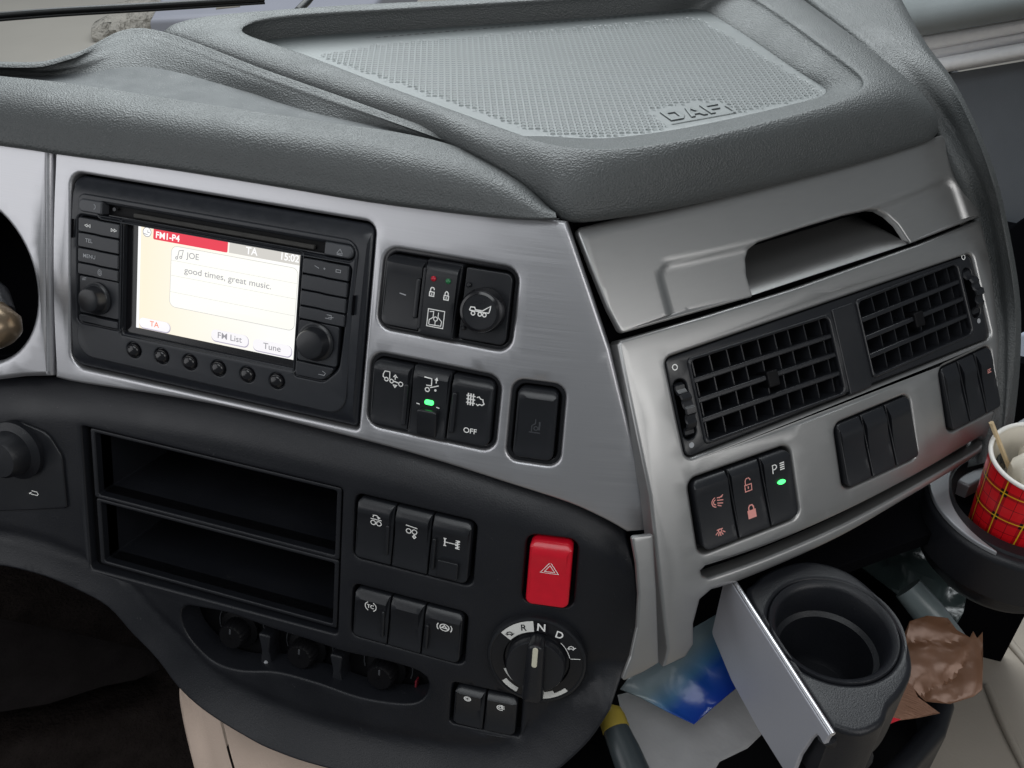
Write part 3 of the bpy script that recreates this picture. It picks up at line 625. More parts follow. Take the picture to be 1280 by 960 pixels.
# column stalk poking into the frame at the left
st=thing('column_stalk','bronze tipped steering column stalk at the left edge, before the round silver hole','stalk')
p=[A.P(-.26,-.045,.03),A.P(-.19,-.048,.045),A.P(-.168,-.056,.047),A.P(-.1600,-.061,.047),A.P(-.1575,-.0625,.047)]
tube('stalk_arm',[A.P(-.27,-.030,.02),A.P(-.21,-.038,.040),A.P(-.183,-.043,.046)],.010,M['black'],st,20)
tube('stalk_tip',[at_depth(-40,395,.60),at_depth(-12,405,.60),at_depth(2,416,.60),at_depth(9,424,.60),at_depth(12,428,.60)],[.012,.0155,.0150,.0105,.0045],M['bronze'],st,28)
tube('stalk_collar',[at_depth(-30,352,.62),at_depth(-6,372,.615),at_depth(4,392,.61)],[.010,.0095,.0075],M['black'],st,22)
# ================================================================== the radio
rad=thing('car_radio','black car radio with a lit station screen, two knobs and six round buttons','radio')
ru0,rv0,ru1,rv1=-.1095,-.0665,.0970,.0590
def hrad(u,v):
    h=0.
    k=max(0,min(1,(v-.0440)/.014)); h-=.0050*k*k
    k=max(0,min(1,(-.052-v)/.014)); h-=.0030*k*k
    return h
SL=rr(-.0875,.0365,.0870,.0440,.003); LCD=(-.0695,-.0365,.0545,.0350)
KL=rr(-.1020,-.0345,-.0705,.0345,.003); KR=rpoly([(.0555,-.0395),(.0745,-.0395),(.0835,-.030),(.0865,.0330),(.0555,.0345)],[.001,.006,.008,.003,.001],4)
sheet('faceplate',A,rpoly([(ru0,rv0),(ru1,rv0),(ru1,rv1),(ru0,rv1)],[.008,.003,.006,.006]),M['radio'],rad,[SL,rr(*LCD,.0015,3),KL,KR],h=.0010,bev=.0014,depth=.016,hf=hrad,grid=.0045)
sheet('inner_bezel',A,rpoly([(ru0+.006,rv0+.009),(ru1-.007,rv0+.007),(ru1-.007,rv1-.0105),(ru0+.006,rv1-.0105)],[.012,.012,.009,.005]),M['radiokey'],rad,
   [inset(SL,-.0012),rr(LCD[0]-.001,LCD[1]-.001,LCD[2]+.0003,LCD[3]+.001,.0015,3),inset(KL,-.001),inset(KR if sarea(KR)>0 else KR[::-1],-.001)]+[circ(-.0600+.02060*i,-.0460,.0052,18) for i in range(6)],h=.0024,bev=.0010,depth=.002)
sheet('disc_slot',A,rm(-90,35,90,46,1),M['well'],rad,h=-.004,depth=.002)
slotm=noisy(mat('slot_felt',(.05,.048,.045),.9),400,.5,.5,900,.0004,stretch=(.3,1,1),uv=True); M['felt']=slotm
sheet('slot_flap',A,rr(-.0650,.0385,.0600,.0412,.0006,2),M['felt'],rad,h=-.0012,bev=.0006,depth=.002)
strokes('slot_lip',A,[([(-.082,.0372),(.080,.0372)],False)],M['radiokey'],rad,.0007,-.0005)
for s in ((-.1020,.0372,-.0845,.0455),(.0690,.0372,.0875,.0452)):
    sheet('end_button',A,rpoly([(s[0],s[1]),(s[2],s[1]),(s[2],s[3]),(s[0],s[3])],[.0036,.001,.001,.0036] if s[0]<0 else [.001,.0036,.0036,.001]),M['switchtop'],rad,h=.0036,bev=.0012,depth=.006)
strokes('button_mark',A,[(circ(-.0905,.0415,.0016,10,None,R(-80),R(80)),False),([(.0775,.0396),(.0811,.0396),(.0793,.0422)],True),([(.0775,.0388),(.0811,.0388)],False)],M['dimmark'],rad,.0004,.0038)
lathe('reset_hole',A,-.0790,.0415,[(.0012,-.0018),(.0012,-.0012),(.0,-.0012)],M['radiokey'],rad,14,cap=False)
def keycol(u0,u1,vs,hh=.0034):
    for i in range(len(vs)-1):
        um=(u0+u1)/2
        o=[(u0,vs[i+1]+.0004),(um-.003,vs[i+1]+.0004),(um+.002,vs[i+1]-.0003+.0004),(u1,vs[i+1]-.0003+.0004),(u1,vs[i]-.0007),(um+.002,vs[i]-.0007),(um-.003,vs[i]-.0004),(u0,vs[i]-.0004)]
        sheet('key',A,rpoly(o,[.0012,0,0,.0004,.0012,0,0,.0012],2),M['radiokey'],rad,h=hh,bev=.0006,depth=.005)
sheet('key_bed',A,rm(-104,-38,88.5,37,1),M['well'],rad,h=-.0045,depth=.001)
keycol(-.1014,-.0712,[.0340,.0243,.0146,.0049,-.0030]); keycol(-.1005,-.0712,[-.0285,-.0340])
keycol(.0560,.0860,[.0338,.0240,.0143,.0047,-.0035]); 
sheet('key',A,rpoly([(.0560,-.0390),(.0742,-.0390),(.0800,-.0335),(.0815,-.0300),(.0560,-.0300)],[.001,.005,.003,.001,.001],3),M['radiokey'],rad,h=.0034,bev=.0006,depth=.005)
for s in ((-.1008,-.0280,-.0712,-.0036),(.0560,-.0295,.0825,-.0042)):
    sheet('knob_bed',A,rr(*s,.0015,3),M['radiokey'],rad,h=.0022,bev=.0005,depth=.004)
L=[]
for x_,s in ((-.0955,-1),(-.0760,1)):
    for q in (0,.0022): L.append(([(x_+q-s*.0009,.0300),(x_+q+s*.0009,.0291),(x_+q-s*.0009,.0282)],True))
strokes('arrow_marks',A,L,M['mark'],rad,.0004,.0036)
text('key_lettering',A,'TEL',-.0930,.0197,.0034,M['dimmark'],rad,.00365,.01); text('key_lettering',A,'MENU',-.0925,.0098,.0034,M['dimmark'],rad,.00365,.01)
strokes('key_marks',A,[(circ(-.0845,.0008,.0014,12,.0019),True),(circ(-.0845,.0008,.0006,8,.0010),True),([(.0735,.0000),(.0775,.0000),(.0775,.0022),(.0745,.0022)],False),([(.0755,.0008),(.0790,.0012)],False),([(.0715,-.0355),(.0755,-.0355),(.0762,-.0340),(.0740,-.0330)],False),([(.0640,.0300),(.0670,.0288)],False),(circ(.0705,.0292,.0004,8),True),([(.0780,.0285),(.0810,.0285),(.0810,.0300),(.0780,.0300)],True)],M['dimmark'],rad,.00035,.0036)
for nme,u,v,r0 in (('volume_knob',-.0872,-.0165,.0084),('tuning_knob',.0682,-.0160,.0096)):
    lathe(nme,A,u,v,[(r0+.0022,.002),(r0+.0022,.0036),(r0+.0006,.0042),(r0,.0050),(r0-.0004,.0100),(r0-.0012,.0116),(r0-.0026,.0121),(.0,.0120)],M['switch'],rad,64,ribs=0,cap=False)
    if nme=='volume_knob': strokes('volume_marks',A,[([(-.0985,-.0053),(-.0955,-.0045)],False),([(-.0985,-.0062),(-.0960,-.0058)],False)],M['dimmark'],rad,.0004,.0024)
for i in range(6):
    u=-.0600+.02060*i
    lathe('preset_button',A,u,-.0460,[(.0046,-.001),(.0046,.0030),(.0043,.0040),(.0034,.0048),(.0018,.0053),(.0,.0054)],M['gloss'],rad,28,cap=False)
for u,v in ((-.1065,.0255),(.0905,.0105)):
    sheet('release_slot',A,rr(u-.0008,v-.006,u+.0008,v+.006,.0004,2),M['deep'],rad,h=.0027,bev=.0001,depth=.0005)
# screen: glass, lit picture, marks (a screen gives off its own light)
def em(name,c,s=1.0):
    m=mat(name,(0,0,0),.12,0,.5,emit=c,es=s); return m
E_={'white':em('screen_white',(1,1,.93),1.0),'grey':em('screen_grey',(.62,.60,.56),1.0),'red':em('screen_red',(.80,.015,.05),1.0),'text':em('screen_text',(.33,.32,.35),1.0),'line':em('screen_line',(.58,.57,.55),1.),'pill':em('screen_pill',(.97,.95,.98),1.),'pillsh':em('screen_pill_edge',(.50,.46,.58),1.),'orange':em('screen_orange',(.95,.24,.10),1.),'bright':em('screen_bright',(1,1,1),1.0)}
lc=em('screen_cream',(1,.9,.7),1.0)
tc=nn(lc,'ShaderNodeTexCoord'); sx_=nn(lc,'ShaderNodeSeparateXYZ'); lk(lc,tc.outputs['UV'],sx_.inputs[0]); mr=nn(lc,'ShaderNodeMapRange'); lk(lc,sx_.outputs[0],mr.inputs[0]); mr.inputs[1].default_value=-.055; mr.inputs[2].default_value=.035
mx=nn(lc,'ShaderNodeMix',data_type='RGBA'); lk(lc,mr.outputs[0],mx.inputs[0]); mx.inputs[6].default_value=(.96,.87,.68,1); mx.inputs[7].default_value=(1,1,.97,1); lk(lc,mx.outputs[2],lc.node_tree.nodes['Principled BSDF'].inputs['Emission Color'])
sheet('screen_glass',A,rr(LCD[0]-.001,LCD[1]-.001,LCD[2]+.001,LCD[3]+.001,.001,2),M['gloss'],rad,h=-.0022,depth=.001)
scr=sheet('display',A,rm(-60.5,-31.5,54,34.5,.5,2),lc,rad,h=-.0010,bev=.0001,depth=.0005)
h=-.0008
fills('header_bar',A,[rm(4,27.6,54,34.3,.2,1)],E_['grey'],scr,h)
fills('station_banner',A,[rm(-49.5,27.4,3,34.3,.9,3)],E_['red'],scr,h+.0001)
fills('clock_face',A,[circ(-.0540,.0312,.0031,20)],E_['bright'],scr,h+.0001)
strokes('clock_mark',A,[(circ(-.0540,.0312,.0029,20),True),([(-.0535,.0325),(-.0535,.0310),(-.0520,.0310)],False),([(-.0565,.0300),(-.0535,.0296)],False)],E_['text'],scr,.00045,h+.0002)
fills('edge_strip',A,[[(-.0605,-.0315),(-.0585,-.0315),(-.0585,.0345),(-.0605,.0345)]],E_['bright'],scr,h+.00005)
text('screen_text',A,'FM1-P4',-.0478,.0304,.0056,E_['bright'],scr,h+.0003,.024,align='LEFT',sx=1.0)
text('screen_text',A,'TA',.0195,.0308,.0062,E_['bright'],scr,h+.0003,.02)
text('screen_text',A,'15:02',.0450,.0312,.0062,E_['bright'],scr,h+.0003,.02,sx=.95)
pan=rm(-36,-13.0,51.5,25.6,4.0,6)
fills('text_panel',A,[pan],E_['white'],scr,h+.0001)
strokes('panel_outline',A,[(pan,True),([(-.036,.0165),(.0515,.0165)],False,.0002),([(-.036,.0070),(.0515,.0070)],False,.0002),([(-.036,-.0035),(.0515,-.0035)],False,.0002)],E_['line'],scr,.00035,h+.0002)
strokes('note_mark',A,[([(-.0315,.0185),(-.0305,.0232),(-.0275,.0240),(-.0285,.0193)],False),(circ(-.0320,.0185,.0008,8),True),(circ(-.0291,.0193,.0008,8),True)],E_['text'],scr,.0005,h+.0003)
text('screen_text',A,'JOE',-.0250,.0212,.0053,E_['text'],scr,h+.0003,.003,align='LEFT',sx=1.05)
text('screen_text',A,'good times, great music.',-.0262,.0117,.0055,E_['text'],scr,h+.0003,.003,align='LEFT',sx=1.12)
for (a,b,c,d,tx,m_,sz) in ((-58,-30.5,-35.5,-24.0,'TA','orange',.0050),(-5.5,-29.3,20.5,-22.0,'FM List','text',.0056),(24.0,-30.0,50.5,-22.8,'Tune','text',.0056)):
    fills('soft_key_edge',A,[rm(a,b-.7,c+.5,d,3.4,6)],E_['pillsh'],scr,h+.0002); fills('soft_key',A,[rm(a,b,c,d,3.2,6)],E_['pill'],scr,h+.00025)
    text('screen_text',A,tx,(a+c)/2e3,(b+d)/2e3+.0002,sz,E_[m_],scr,h+.0004,.006,sx=1.05)
# ================================================================== twin air vents
vn=thing('air_vents','black twin air vents with slatted grilles and a ribbed thumbwheel at each end','air vent')
G1=(.0465,-.0700,.1490,-.0215); G2=(.1750,-.0670,.2665,-.0190)
W1=(.0310,-.0690,.0420,-.0275); W2=(.2700,-.0610,.2805,-.0215)
wh=lambda w:rr(w[0],w[1],w[2],w[3],.004,5)
sheet('housing',B,rr(V1[0]+.0007,V1[1]+.0007,V1[2]-.0007,V1[3]-.0007,.0045),M['switch'],vn,[rr(*G1,.002),rr(*G2,.002),wh((.0322,-.0660,.0410,-.0300)),wh((.2710,-.0590,.2795,-.0240))],h=-.0016,bev=.0010,depth=.040,grid=.008)
sheet('duct_back',B,rr(V1[0]+.001,V1[1]+.001,V1[2]-.001,V1[3]-.001,.004),M['deep'],vn,h=-.041,depth=.002,grid=.02)
for g,nc,ti in ((G1,8,'left'),(G2,7,'right')):
    u0,v0,u1,v1=g; n=4; pitch=(v1-v0)/n
    sheet('grille_rim',B,rr(u0-.002,v0-.002,u1+.002,v1+.002,.003),M['switch'],vn,[rr(u0,v0,u1,v1,.0035)],h=-.0004,bev=.0010,depth=.003)
    for i in range(1,n):
        v=v0+pitch*i; sheet('slat',B,rr(u0-.001,v-.0016,u1+.001,v+.0016,.0006,2),M['switch'],vn,h=-.0020,bev=.0009,depth=.012,grid=.010)
    for i in range(nc+1):
        u=u0+(u1-u0)*(i+.35)/(nc+.7)
        # tapering vertical vane, thick root behind a thin nose
        V=[];Fc=[]
        prof=[(-.0004,-.0055),(.0004,-.0055),(.0030,-.0150),(.0034,-.0300),(-.0034,-.0300),(-.0030,-.0150)]
        vs=np.linspace(v0-.001,v1+.001,7)
        for v in vs:
            for du,hh in prof: V.append(B.P(u+du+.0006*(i%3-1),v,hh))
        for a in range(6):
            for b in range(6): Fc.append((a*6+b,a*6+(b+1)%6,(a+1)*6+(b+1)%6,(a+1)*6+b))
        link('vane',V,[f for f in Fc],M['switch'],vn,None,True,False,20)
    # middle tab that steers the vanes
    um=(u0+u1)/2+.002; vm=v0+pitch*2
    sheet('steering_tab',B,rr(um-.0042,vm-.0060,um+.0042,vm+.0040,.0012,3),M['well'],vn,h=-.0010,bev=.0010,depth=.010)
for w,nm in ((W1,0),(W2,1)):
    um=(w[0]+w[2])/2; vm=(w[1]+w[3])/2; hv=(w[3]-w[1])/2
    O=B.P(um,vm,-.012); X=B.P(um+.001,vm,-.012)-O; X/=np.linalg.norm(X); N_=B.P(um,vm,0)-O; N_/=np.linalg.norm(N_); Y=np.cross(N_,X)
    V=[];Fc=[];n=72
    for k,xx in enumerate((-.0036,-.0030,0,.0030,.0036)):
        for j in range(n):
            a=2*math.pi*j/n; r_=.0168+(.0010 if math.cos(12*a)>0 else -.0006)-(.0012 if abs(xx)>.0033 else 0)
            V.append(O+X*xx+(Y*math.cos(a)+N_*math.sin(a))*r_)
    for k in range(4):
        for j in range(n): Fc.append((k*n+j,(k+1)*n+j,(k+1)*n+(j+1)%n,k*n+(j+1)%n))
    link('thumbwheel',V,Fc,M['switch'],vn,None,True,False,25)
    for vv,m_ in ((w[3]+.0040,'ring'),(w[1]+.0000,'dot')):
        uu=um+(-.0005 if nm==0 else .0005)
        if m_=='ring': strokes('open_mark',B,[(circ(uu,vv+.001,.0016,16),True)],M['mark'],vn,.0006,-.0014)
        else: fills('closed_mark',B,[circ(uu,vv-.0005,.0017,16)],M['dimmark'],vn,-.0014)
sheet('centre_bar',B,rr(.1530,-.0735,.1712,-.0180,.001,2),M['switch'],vn,h=-.0006,bev=.0008,depth=.002)
# ================================================================== grey pads on top
def crv(L,n): return resample(spline([on_z(*p) for p in L],.004),n)
def onB(px,py,h): return B.P(*B.uv(px,py,h),h)
def onA(px,py,h): return A.P(*A.uv(px,py,h),h)
def s3(L,n): return resample(spline(L,.004),n)
NS=40
a_f=s3([onB(699,272,.010),onB(722,271,.010),onB(850,251,.009),onB(1000,216,.008),onB(1100,190,.008),onB(1180,165,.007)],NS)
a_r=s3([a_f[-1]]+[on_z(1172,146,.070),on_z(1130,100,.080),on_z(1075,50,.083),on_z(1010,5,.088),on_z(960,-35,.088)],NS)
a_b=crv([(960,-35,.088),(700,-4,.092),(437,10.5,.092),(328,18,.092),(219,28,.092),(191,41,.092)],NS)
a_l=s3([on_z(191,41,.092),on_z(260,66,.091),on_z(350,98,.090),on_z(440,130,.089),on_z(530,163,.087),on_z(600,193,.089),on_z(650,222,.083),on_z(680,248,.075),a_f[0]],NS)
z=.096
c_f=crv([(668,176,z),(700,184,z),(760,187,z),(880,170,z),(1035,131,z),(1088,108,z)],NS)
c_r=crv([(1088,108,z),(1083,96,z),(1060,80,z),(1000,35,z),(940,-5,z),(912,-16,z)],NS)
c_b=crv([(912,-16,z),(890,-14,z),(640,3,z),(400,17,z),(305,24,z),(285,33,z)],NS)
c_l=crv([(285,33,z),(300,43,z),(330,51,z),(383,69,z),(465,101,z),(547,131,z),(629,161,z),(668,176,z)],NS)
dz=.0800
d_f=crv([(672,167,dz),(700,172,dz),(760,174,dz),(880,156,dz),(1030,121,dz),(1038,116,dz)],NS)
d_r=crv([(1038,116,dz),(1030,109,dz),(1000,93,dz),(930,45,dz),(872,9,dz)],NS)
d_b=c_b+np.array([0,-.002,dz-z]); d_l=c_l+np.array([.004,-.002,dz-z])
d_b[0:6]=[d_r[-1]*(1-k/6)+d_b[6]*k/6 for k in range(6)]
d_l[-6:]=[d_f[0]*(k+1)/6+d_l[-7]*(1-(k+1)/6) for k in range(6)]
a=np.vstack([a_f[:-1],a_r[:-1],a_b[:-1],a_l[:-1]]); c=np.vstack([c_f[:-1],c_r[:-1],c_b[:-1],c_l[:-1]]); d=np.vstack([d_f[:-1],d_r[:-1],d_b[:-1],d_l[:-1]])
def smooth(Q,it,lock=()):
    Q=Q.copy()
    for _ in range(it):
        S_=(np.roll(Q,1,0)+np.roll(Q,-1,0)+2*Q)/4
        for i in lock: S_[i]=Q[i]
        Q=S_
    return Q
a=smooth(a,3); c=smooth(c,12); d=smooth(d,10)
n_=len(a)
def mixr(t,up,lift=None):
    q=a*(1-t)+c*t; q[:,2]+=up*np.sqrt(np.abs(c[:,2]-a[:,2])/.04); return q
rows=[a-np.array([0,0,.007])+ (a.mean(0)-a)*np.array([.025,.025,0]), a-np.array([0,0,.002]), mixr(.10,.0065), mixr(.30,.0105), mixr(.55,.0100), mixr(.80,.0058), c, c*.9+d*.1-np.array([0,0,.0015]), c*.35+d*.65+np.array([0,0,.0005]), d, d-np.array([0,0,.006])]
topp=loft('tray_pad',rows,M['pad'],dash,closed=True,sub=3)
# ribbed rubber mat lying in the tray
TP=HZ(.0); mo=[(p[0],p[1]) for p in d]; mo=mo if sarea(mo)>0 else mo[::-1]
mo=[tuple(q) for q in inset(clean(mo),-.0015)]
mm_=mat('rubber_mat',(.15,.175,.18),.42,0,.7); M['mat']=mm_
b=mm_.node_tree.nodes['Principled BSDF']; tcn=nn(mm_,'ShaderNodeTexCoord'); mpn=nn(mm_,'ShaderNodeMapping'); lk(mm_,tcn.outputs['UV'],mpn.inputs[0]); mpn.inputs['Rotation'].default_value=(0,0,R(45+24)); mpn.inputs['Scale'].default_value=(1/.0043,)*3
fr=nn(mm_,'ShaderNodeVectorMath',operation='FRACTION'); lk(mm_,mpn.outputs[0],fr.inputs[0]); sb=nn(mm_,'ShaderNodeVectorMath',operation='SUBTRACT'); lk(mm_,fr.outputs[0],sb.inputs[0]); sb.inputs[1].default_value=(.5,.5,0)
ml=nn(mm_,'ShaderNodeVectorMath',operation='MULTIPLY'); lk(mm_,sb.outputs[0],ml.inputs[0]); ml.inputs[1].default_value=(1,1,0)
ln_=nn(mm_,'ShaderNodeVectorMath',operation='LENGTH'); lk(mm_,ml.outputs[0],ln_.inputs[0]); mr=nn(mm_,'ShaderNodeMapRange'); mr.interpolation_type='SMOOTHSTEP'; lk(mm_,ln_.outputs['Value'],mr.inputs[0]); mr.inputs[1].default_value=.26; mr.inputs[2].default_value=.40
at_=nn(mm_,'ShaderNodeAttribute'); at_.attribute_name='pattern'
mu=nn(mm_,'ShaderNodeMath',operation='SUBTRACT'); mu.inputs[0].default_value=1; lk(mm_,mr.outputs[0],mu.inputs[1])
bp=nn(mm_,'ShaderNodeBump'); bp.inputs['Strength'].default_value=1; bp.inputs['Distance'].default_value=.0011; bp.invert=True
nz=nn(mm_,'ShaderNodeTexNoise'); nz.inputs['Scale'].default_value=14; nz.inputs['Detail'].default_value=6; lk(mm_,tcn.outputs['Object'],nz.inputs['Vector'])
ad=nn(mm_,'ShaderNodeMix',data_type='RGBA'); lk(mm_,nz.outputs[0],ad.inputs[0]); ad.inputs[6].default_value=(.045,.053,.054,1); ad.inputs[7].default_value=(.088,.102,.104,1)
hd=nn(mm_,'ShaderNodeMix',data_type='RGBA'); hm=nn(mm_,'ShaderNodeMath',operation='MULTIPLY'); lk(mm_,mu.outputs[0],hm.inputs[0]); lk(mm_,at_.outputs['Fac'],hm.inputs[1]); lk(mm_,hm.outputs[0],bp.inputs['Height'])
hs=nn(mm_,'ShaderNodeMath',operation='MULTIPLY'); lk(mm_,hm.outputs[0],hs.inputs[0]); hs.inputs[1].default_value=.7
lk(mm_,hs.outputs[0],hd.inputs[0]); lk(mm_,ad.outputs[2],hd.inputs[6]); hd.inputs[7].default_value=(.035,.042,.044,1); lk(mm_,hd.outputs[2],b.inputs['Base Color']); lk(mm_,bp.outputs[0],b.inputs['Normal'])
tm=thing('tray_mat','pale dusty rubber mat of fine dots with raised lettering, lying in the dashboard tray','mat')
specks(M['mat'],420,-.045,(.32,.33,.31))
msh=sheet('dotted_mat',TP,mo,M['mat'],tm,h=.0808,bev=.0006,depth=.002,grid=.005)
at=msh.data.attributes.new('pattern','FLOAT','POINT')
dpat=np.array(PX(HZ(.0808),[(400,70),(470,57),(870,22),(1024,113),(1024,118),(880,151),(770,170),(700,169),(660,160),(540,118)]))
co=np.empty(len(msh.data.vertices)*3); msh.data.vertices.foreach_get('co',co); co=co.reshape(-1,3)
ins=inpoly(co[:,:2],[tuple(p) for p in dpat]).astype(float)
LP=HZ(.0808); l0=np.array(LP.uv(830,147)); l1=np.array(LP.uv(904,134)); ang=math.atan2(*(l1-l0)[::-1]); LW=np.linalg.norm(l1-l0); lc_=(l0+l1)/2
ux=np.array([math.cos(ang),math.sin(ang)]); uy=np.array([-ux[1],ux[0]])
rel=(co[:,:2]-lc_); ins[(np.abs(rel@ux)<LW*.62)&(np.abs(rel@uy)<.0155)]=0
at.data.foreach_set('value',ins)
M['mat2']=mat('rubber_plain',(.066,.078,.080),.4,0,.6)
LQ=Plane((lc_[0],lc_[1],.0808),(ux[0],ux[1],0),(uy[0],uy[1],0))
w=LW/2
fr_=rr(-w*1.18,-.0125,w*1.18,.0125,.002)
strokes('raised_frame',LQ,[([(-w*1.02,-.0105),(w*1.12,-.0105),(w*1.12,.0020)],False)],M['mat2'],tm,.0014,.0009)
for i,s in enumerate('DAF'):
    x0=-w+(i)*2*w/3+.0012; x1=-w+(i+1)*2*w/3-.0012; y0,y1=-.0070,.0075
    if s=='D': o=[[(x0,y0),(x1-.003,y0),(x1,y0+.004),(x1,y1-.004),(x1-.003,y1),(x0,y1)]]; hole=[rpoly([(x0+.0035,y0+.0036),(x1-.004,y0+.0036),(x1-.0035,y1-.0036),(x0+.0035,y1-.0036)],.001)]
    elif s=='A': o=[[(x0,y0),(x0+.0032,y0),(x0+.0046,y0+.0032),(x1-.0046,y0+.0032),(x1-.0032,y0),(x1,y0),((x0+x1)/2+.0026,y1),((x0+x1)/2-.0026,y1)]]; hole=[[((x0+x1)/2-.0026,y0+.0062),((x0+x1)/2+.0026,y0+.0062),((x0+x1)/2,y1-.0030)]]
    else: o=[[(x0,y0),(x0+.0035,y0),(x0+.0035,-.0015),(x1-.002,-.0015),(x1-.002,.0022),(x0+.0035,.0022),(x0+.0035,y1-.0034),(x1,y1-.0034),(x1,y1),(x0,y1)]]; hole=[]
    sheet('raised_letter',LQ,o[0],M['mat2'],tm,hole,h=.0009,bev=.0005,depth=.001)
dl=[]
P0=[LP.uv(*q) for q in ((470,47),(870,14))]
for k in range(44):
    t=k/44; dl.append(([tuple(np.array(P0[0])*(1-t)+np.array(P0[1])*t),tuple(np.array(P0[0])*(1-t-.012)+np.array(P0[1])*(t+.012))],False))
strokes('edge_stitching',LP,dl,M['padseam'],tm,.0011,.0002)
# ------------------------------------------------------------------ driver side roll pad
n=90
r1=s3([onA(*p,.009) for p in [(-300,141),(0,181),(67,191),(200,209),(350,233),(465,252),(600,269),(660,274),(696,273)]],n)
r4=s3([on_z(p[0],p[1],p[2]-.006) for p in [(-300,66,.097),(0,95,.097),(100,106,.097),(250,129,.097),(400,151,.097),(500,166,.096),(570,183,.093),(630,207,.088),(670,236,.080),(697,271,.068)]],n)
L_=np.linalg.norm(r4-r1,axis=1)[:,None]; k_=np.minimum(1,L_/.05)
bd=np.array([0,-.62,.78])
rows=[r1+np.array([0,.012,-.006])*k_]+[r1+np.array([0,.004,-.003])*k_]+[r1*(1-t)+r4*t+bd*.0125*k_*math.sin(math.pi*t) for t in (.02,.12,.28,.46,.64,.82,.95)]+[r4, r4+np.array([0,.006,-.004])*k_, r4+np.array([0,.010,-.014])*k_]
loft('driver_roll_pad',rows,M['pad'],dash,sub=3)
# recessed panel and ridge behind it
n=80
f0=s3([on_z(p[0],p[1],p[2]-.006) for p in [(-300,68,.092),(0,97,.092),(150,115,.093),(300,138,.093),(420,155,.092),(520,170,.090),(600,195,.084),(655,230,.078)]],n)
f1=s3([on_z(p[0],p[1],p[2]-.006) for p in [(-300,66,.086),(0,92,.088),(110,98,.0895),(240,108,.0905),(370,133,.0905),(470,157,.0905),(590,193,.086),(654,227,.079)]],n)
f2=s3([on_z(p[0],p[1],p[2]-.006) for p in [(-300,64,.087),(0,91,.087),(95,92,.0900),(186,84,.0905),(306,114,.0905),(400,145,.0905),(488,163,.0900),(580,192,.086),(652,225.5,.080)]],n)
f2b=s3([on_z(p[0],p[1],p[2]-.006) for p in [(-300,62,.093),(0,87,.093),(92,84,.0935),(183,62,.0955),(312,102,.0955),(404,134,.0940),(491,159,.0925),(581,188,.0885),(651,224,.0815)]],n)
f3=s3([on_z(p[0],p[1],p[2]-.005) for p in [(-300,60,.0975),(0,84,.0975),(88,74,.0975),(178,41.5,.0975),(340,98,.098),(500,155,.0940),(580,186,.0895),(650,222.5,.082)]],n)
f4=f3+np.array([-.004,.010,.0]); f4[:,2]-=.004
f5=f3+np.array([-.004,.020,-.06])
loft('recessed_top_panel',[f0,f1,f2],M['topdark'],dash,sub=3)
loft('top_ridge',[f2,f2b,f2b*.5+f3*.5+np.array([0,0,.0003]),f3,f4,f5],M['pad'],dash,sub=3)
# ------------------------------------------------------------------ curved end trim right of the side panel
n=60
i1=s3([on_z(*p) for p in [(985,-45,.098),(1022,-8,.098),(1090,45,.096),(1142,98,.086),(1188,158,.064),(1215,212,.045),(1235,270,.014),(1249,360,-.030),(1254,440,-.064),(1252,520,-.10),(1243,575,-.12)]],n)
o1=s3([on_z(*p) for p in [(1090,-60,.101),(1122,0,.101),(1150,50,.098),(1184,96,.090),(1213,152,.074),(1238,215,.050),(1256,290,.012),(1269,370,-.028),(1270,440,-.062),(1263,515,-.098),(1250,580,-.12)]],n)
side=np.array([.030,.028,0.]); inn=np.array([-.010,-.004,-.004])
t_=np.linspace(0,1,n)[:,None]
rows=[i1+inn+np.array([0,0.02,-.02]),i1+inn*.9,i1,i1*.7+o1*.3+np.array([.0,-.0015,.002]),i1*.3+o1*.7+np.array([.0,-.001,.002]),o1,o1+np.array([.006,.008,-.008]),o1+np.array([.008,.016,-.05])]
loft('end_trim',rows,M['pad'],dash,sub=3)
# dark gap behind pads and side panel
g1=i1+np.array([-.02,.0,-.035]); g2=i1+np.array([.01,.012,-.02])
# closed body under the pads so nothing is hollow from another side
body=[(-.30,.040),(.19,.050),(.225,.060),(.365,.215),(.37,.30),(.34,.42),(.26,.40),(-.07,.19),(-.12,.135),(-.16,.070),(-.30,.055)]
sheet('dashboard_body',HZ(0),body,M['deep'],dash,h=.066,bev=.002,depth=.012)
sheet('dashboard_body',HZ(0),[(-.30,.068),(-.16,.075),(-.12,.14),(-.07,.20),(.26,.40),(.34,.42),(.37,.30),(.35,.26),(-.10,.060)],M['deep'],dash,h=.060,bev=.002,depth=.02)
# ================================================================== cup holders
def ringobj(name,Pl,outer,hole,m,parent,h,bev,depth,nb=5): return sheet(name,Pl,outer,m,parent,[hole],h=h,bev=bev,depth=depth,nb=nb)
ZC=-.140
HC=HZ(ZC)
ch=thing('pull_out_cup_holder','empty black cup holder with a silver front plate, swung out below the side panel','cup holder')
cu,cv=HC.uv(1042,786); cr_=.0335
o=spline(PX(HC,[(938,752),(944,726),(968,709),(1010,700),(1058,712),(1100,745),(1130,788),(1141,832),(1130,862),(1113,882),(1104,904),(1076,917),(1045,910),(1028,892)]),.004,True)
hole=circ(cu,cv,cr_+.0045,56)
sheet('holder_body',HC,o,M['black'],ch,[hole],bev=.0035,depth=.048,nb=5,h=0)
X_,Y_,N_=np.array([1.,0,0]),np.array([0,1.,0]),np.array([0,0,1.])
lathe('holder_cup',None,0,0,[(cr_+.0046,-.0035),(cr_+.0046,-.0004),(cr_+.0040,.0003),(cr_+.0012,-.0008),(cr_-.0005,-.003),(cr_-.0022,-.022),(cr_-.0052,-.024),(cr_-.0068,-.060),(cr_-.010,-.064),(.0,-.064)],M['black'],ch,64,cap=False,ax=(np.array([cu,cv,ZC]),X_,Y_,N_),sharp=50)
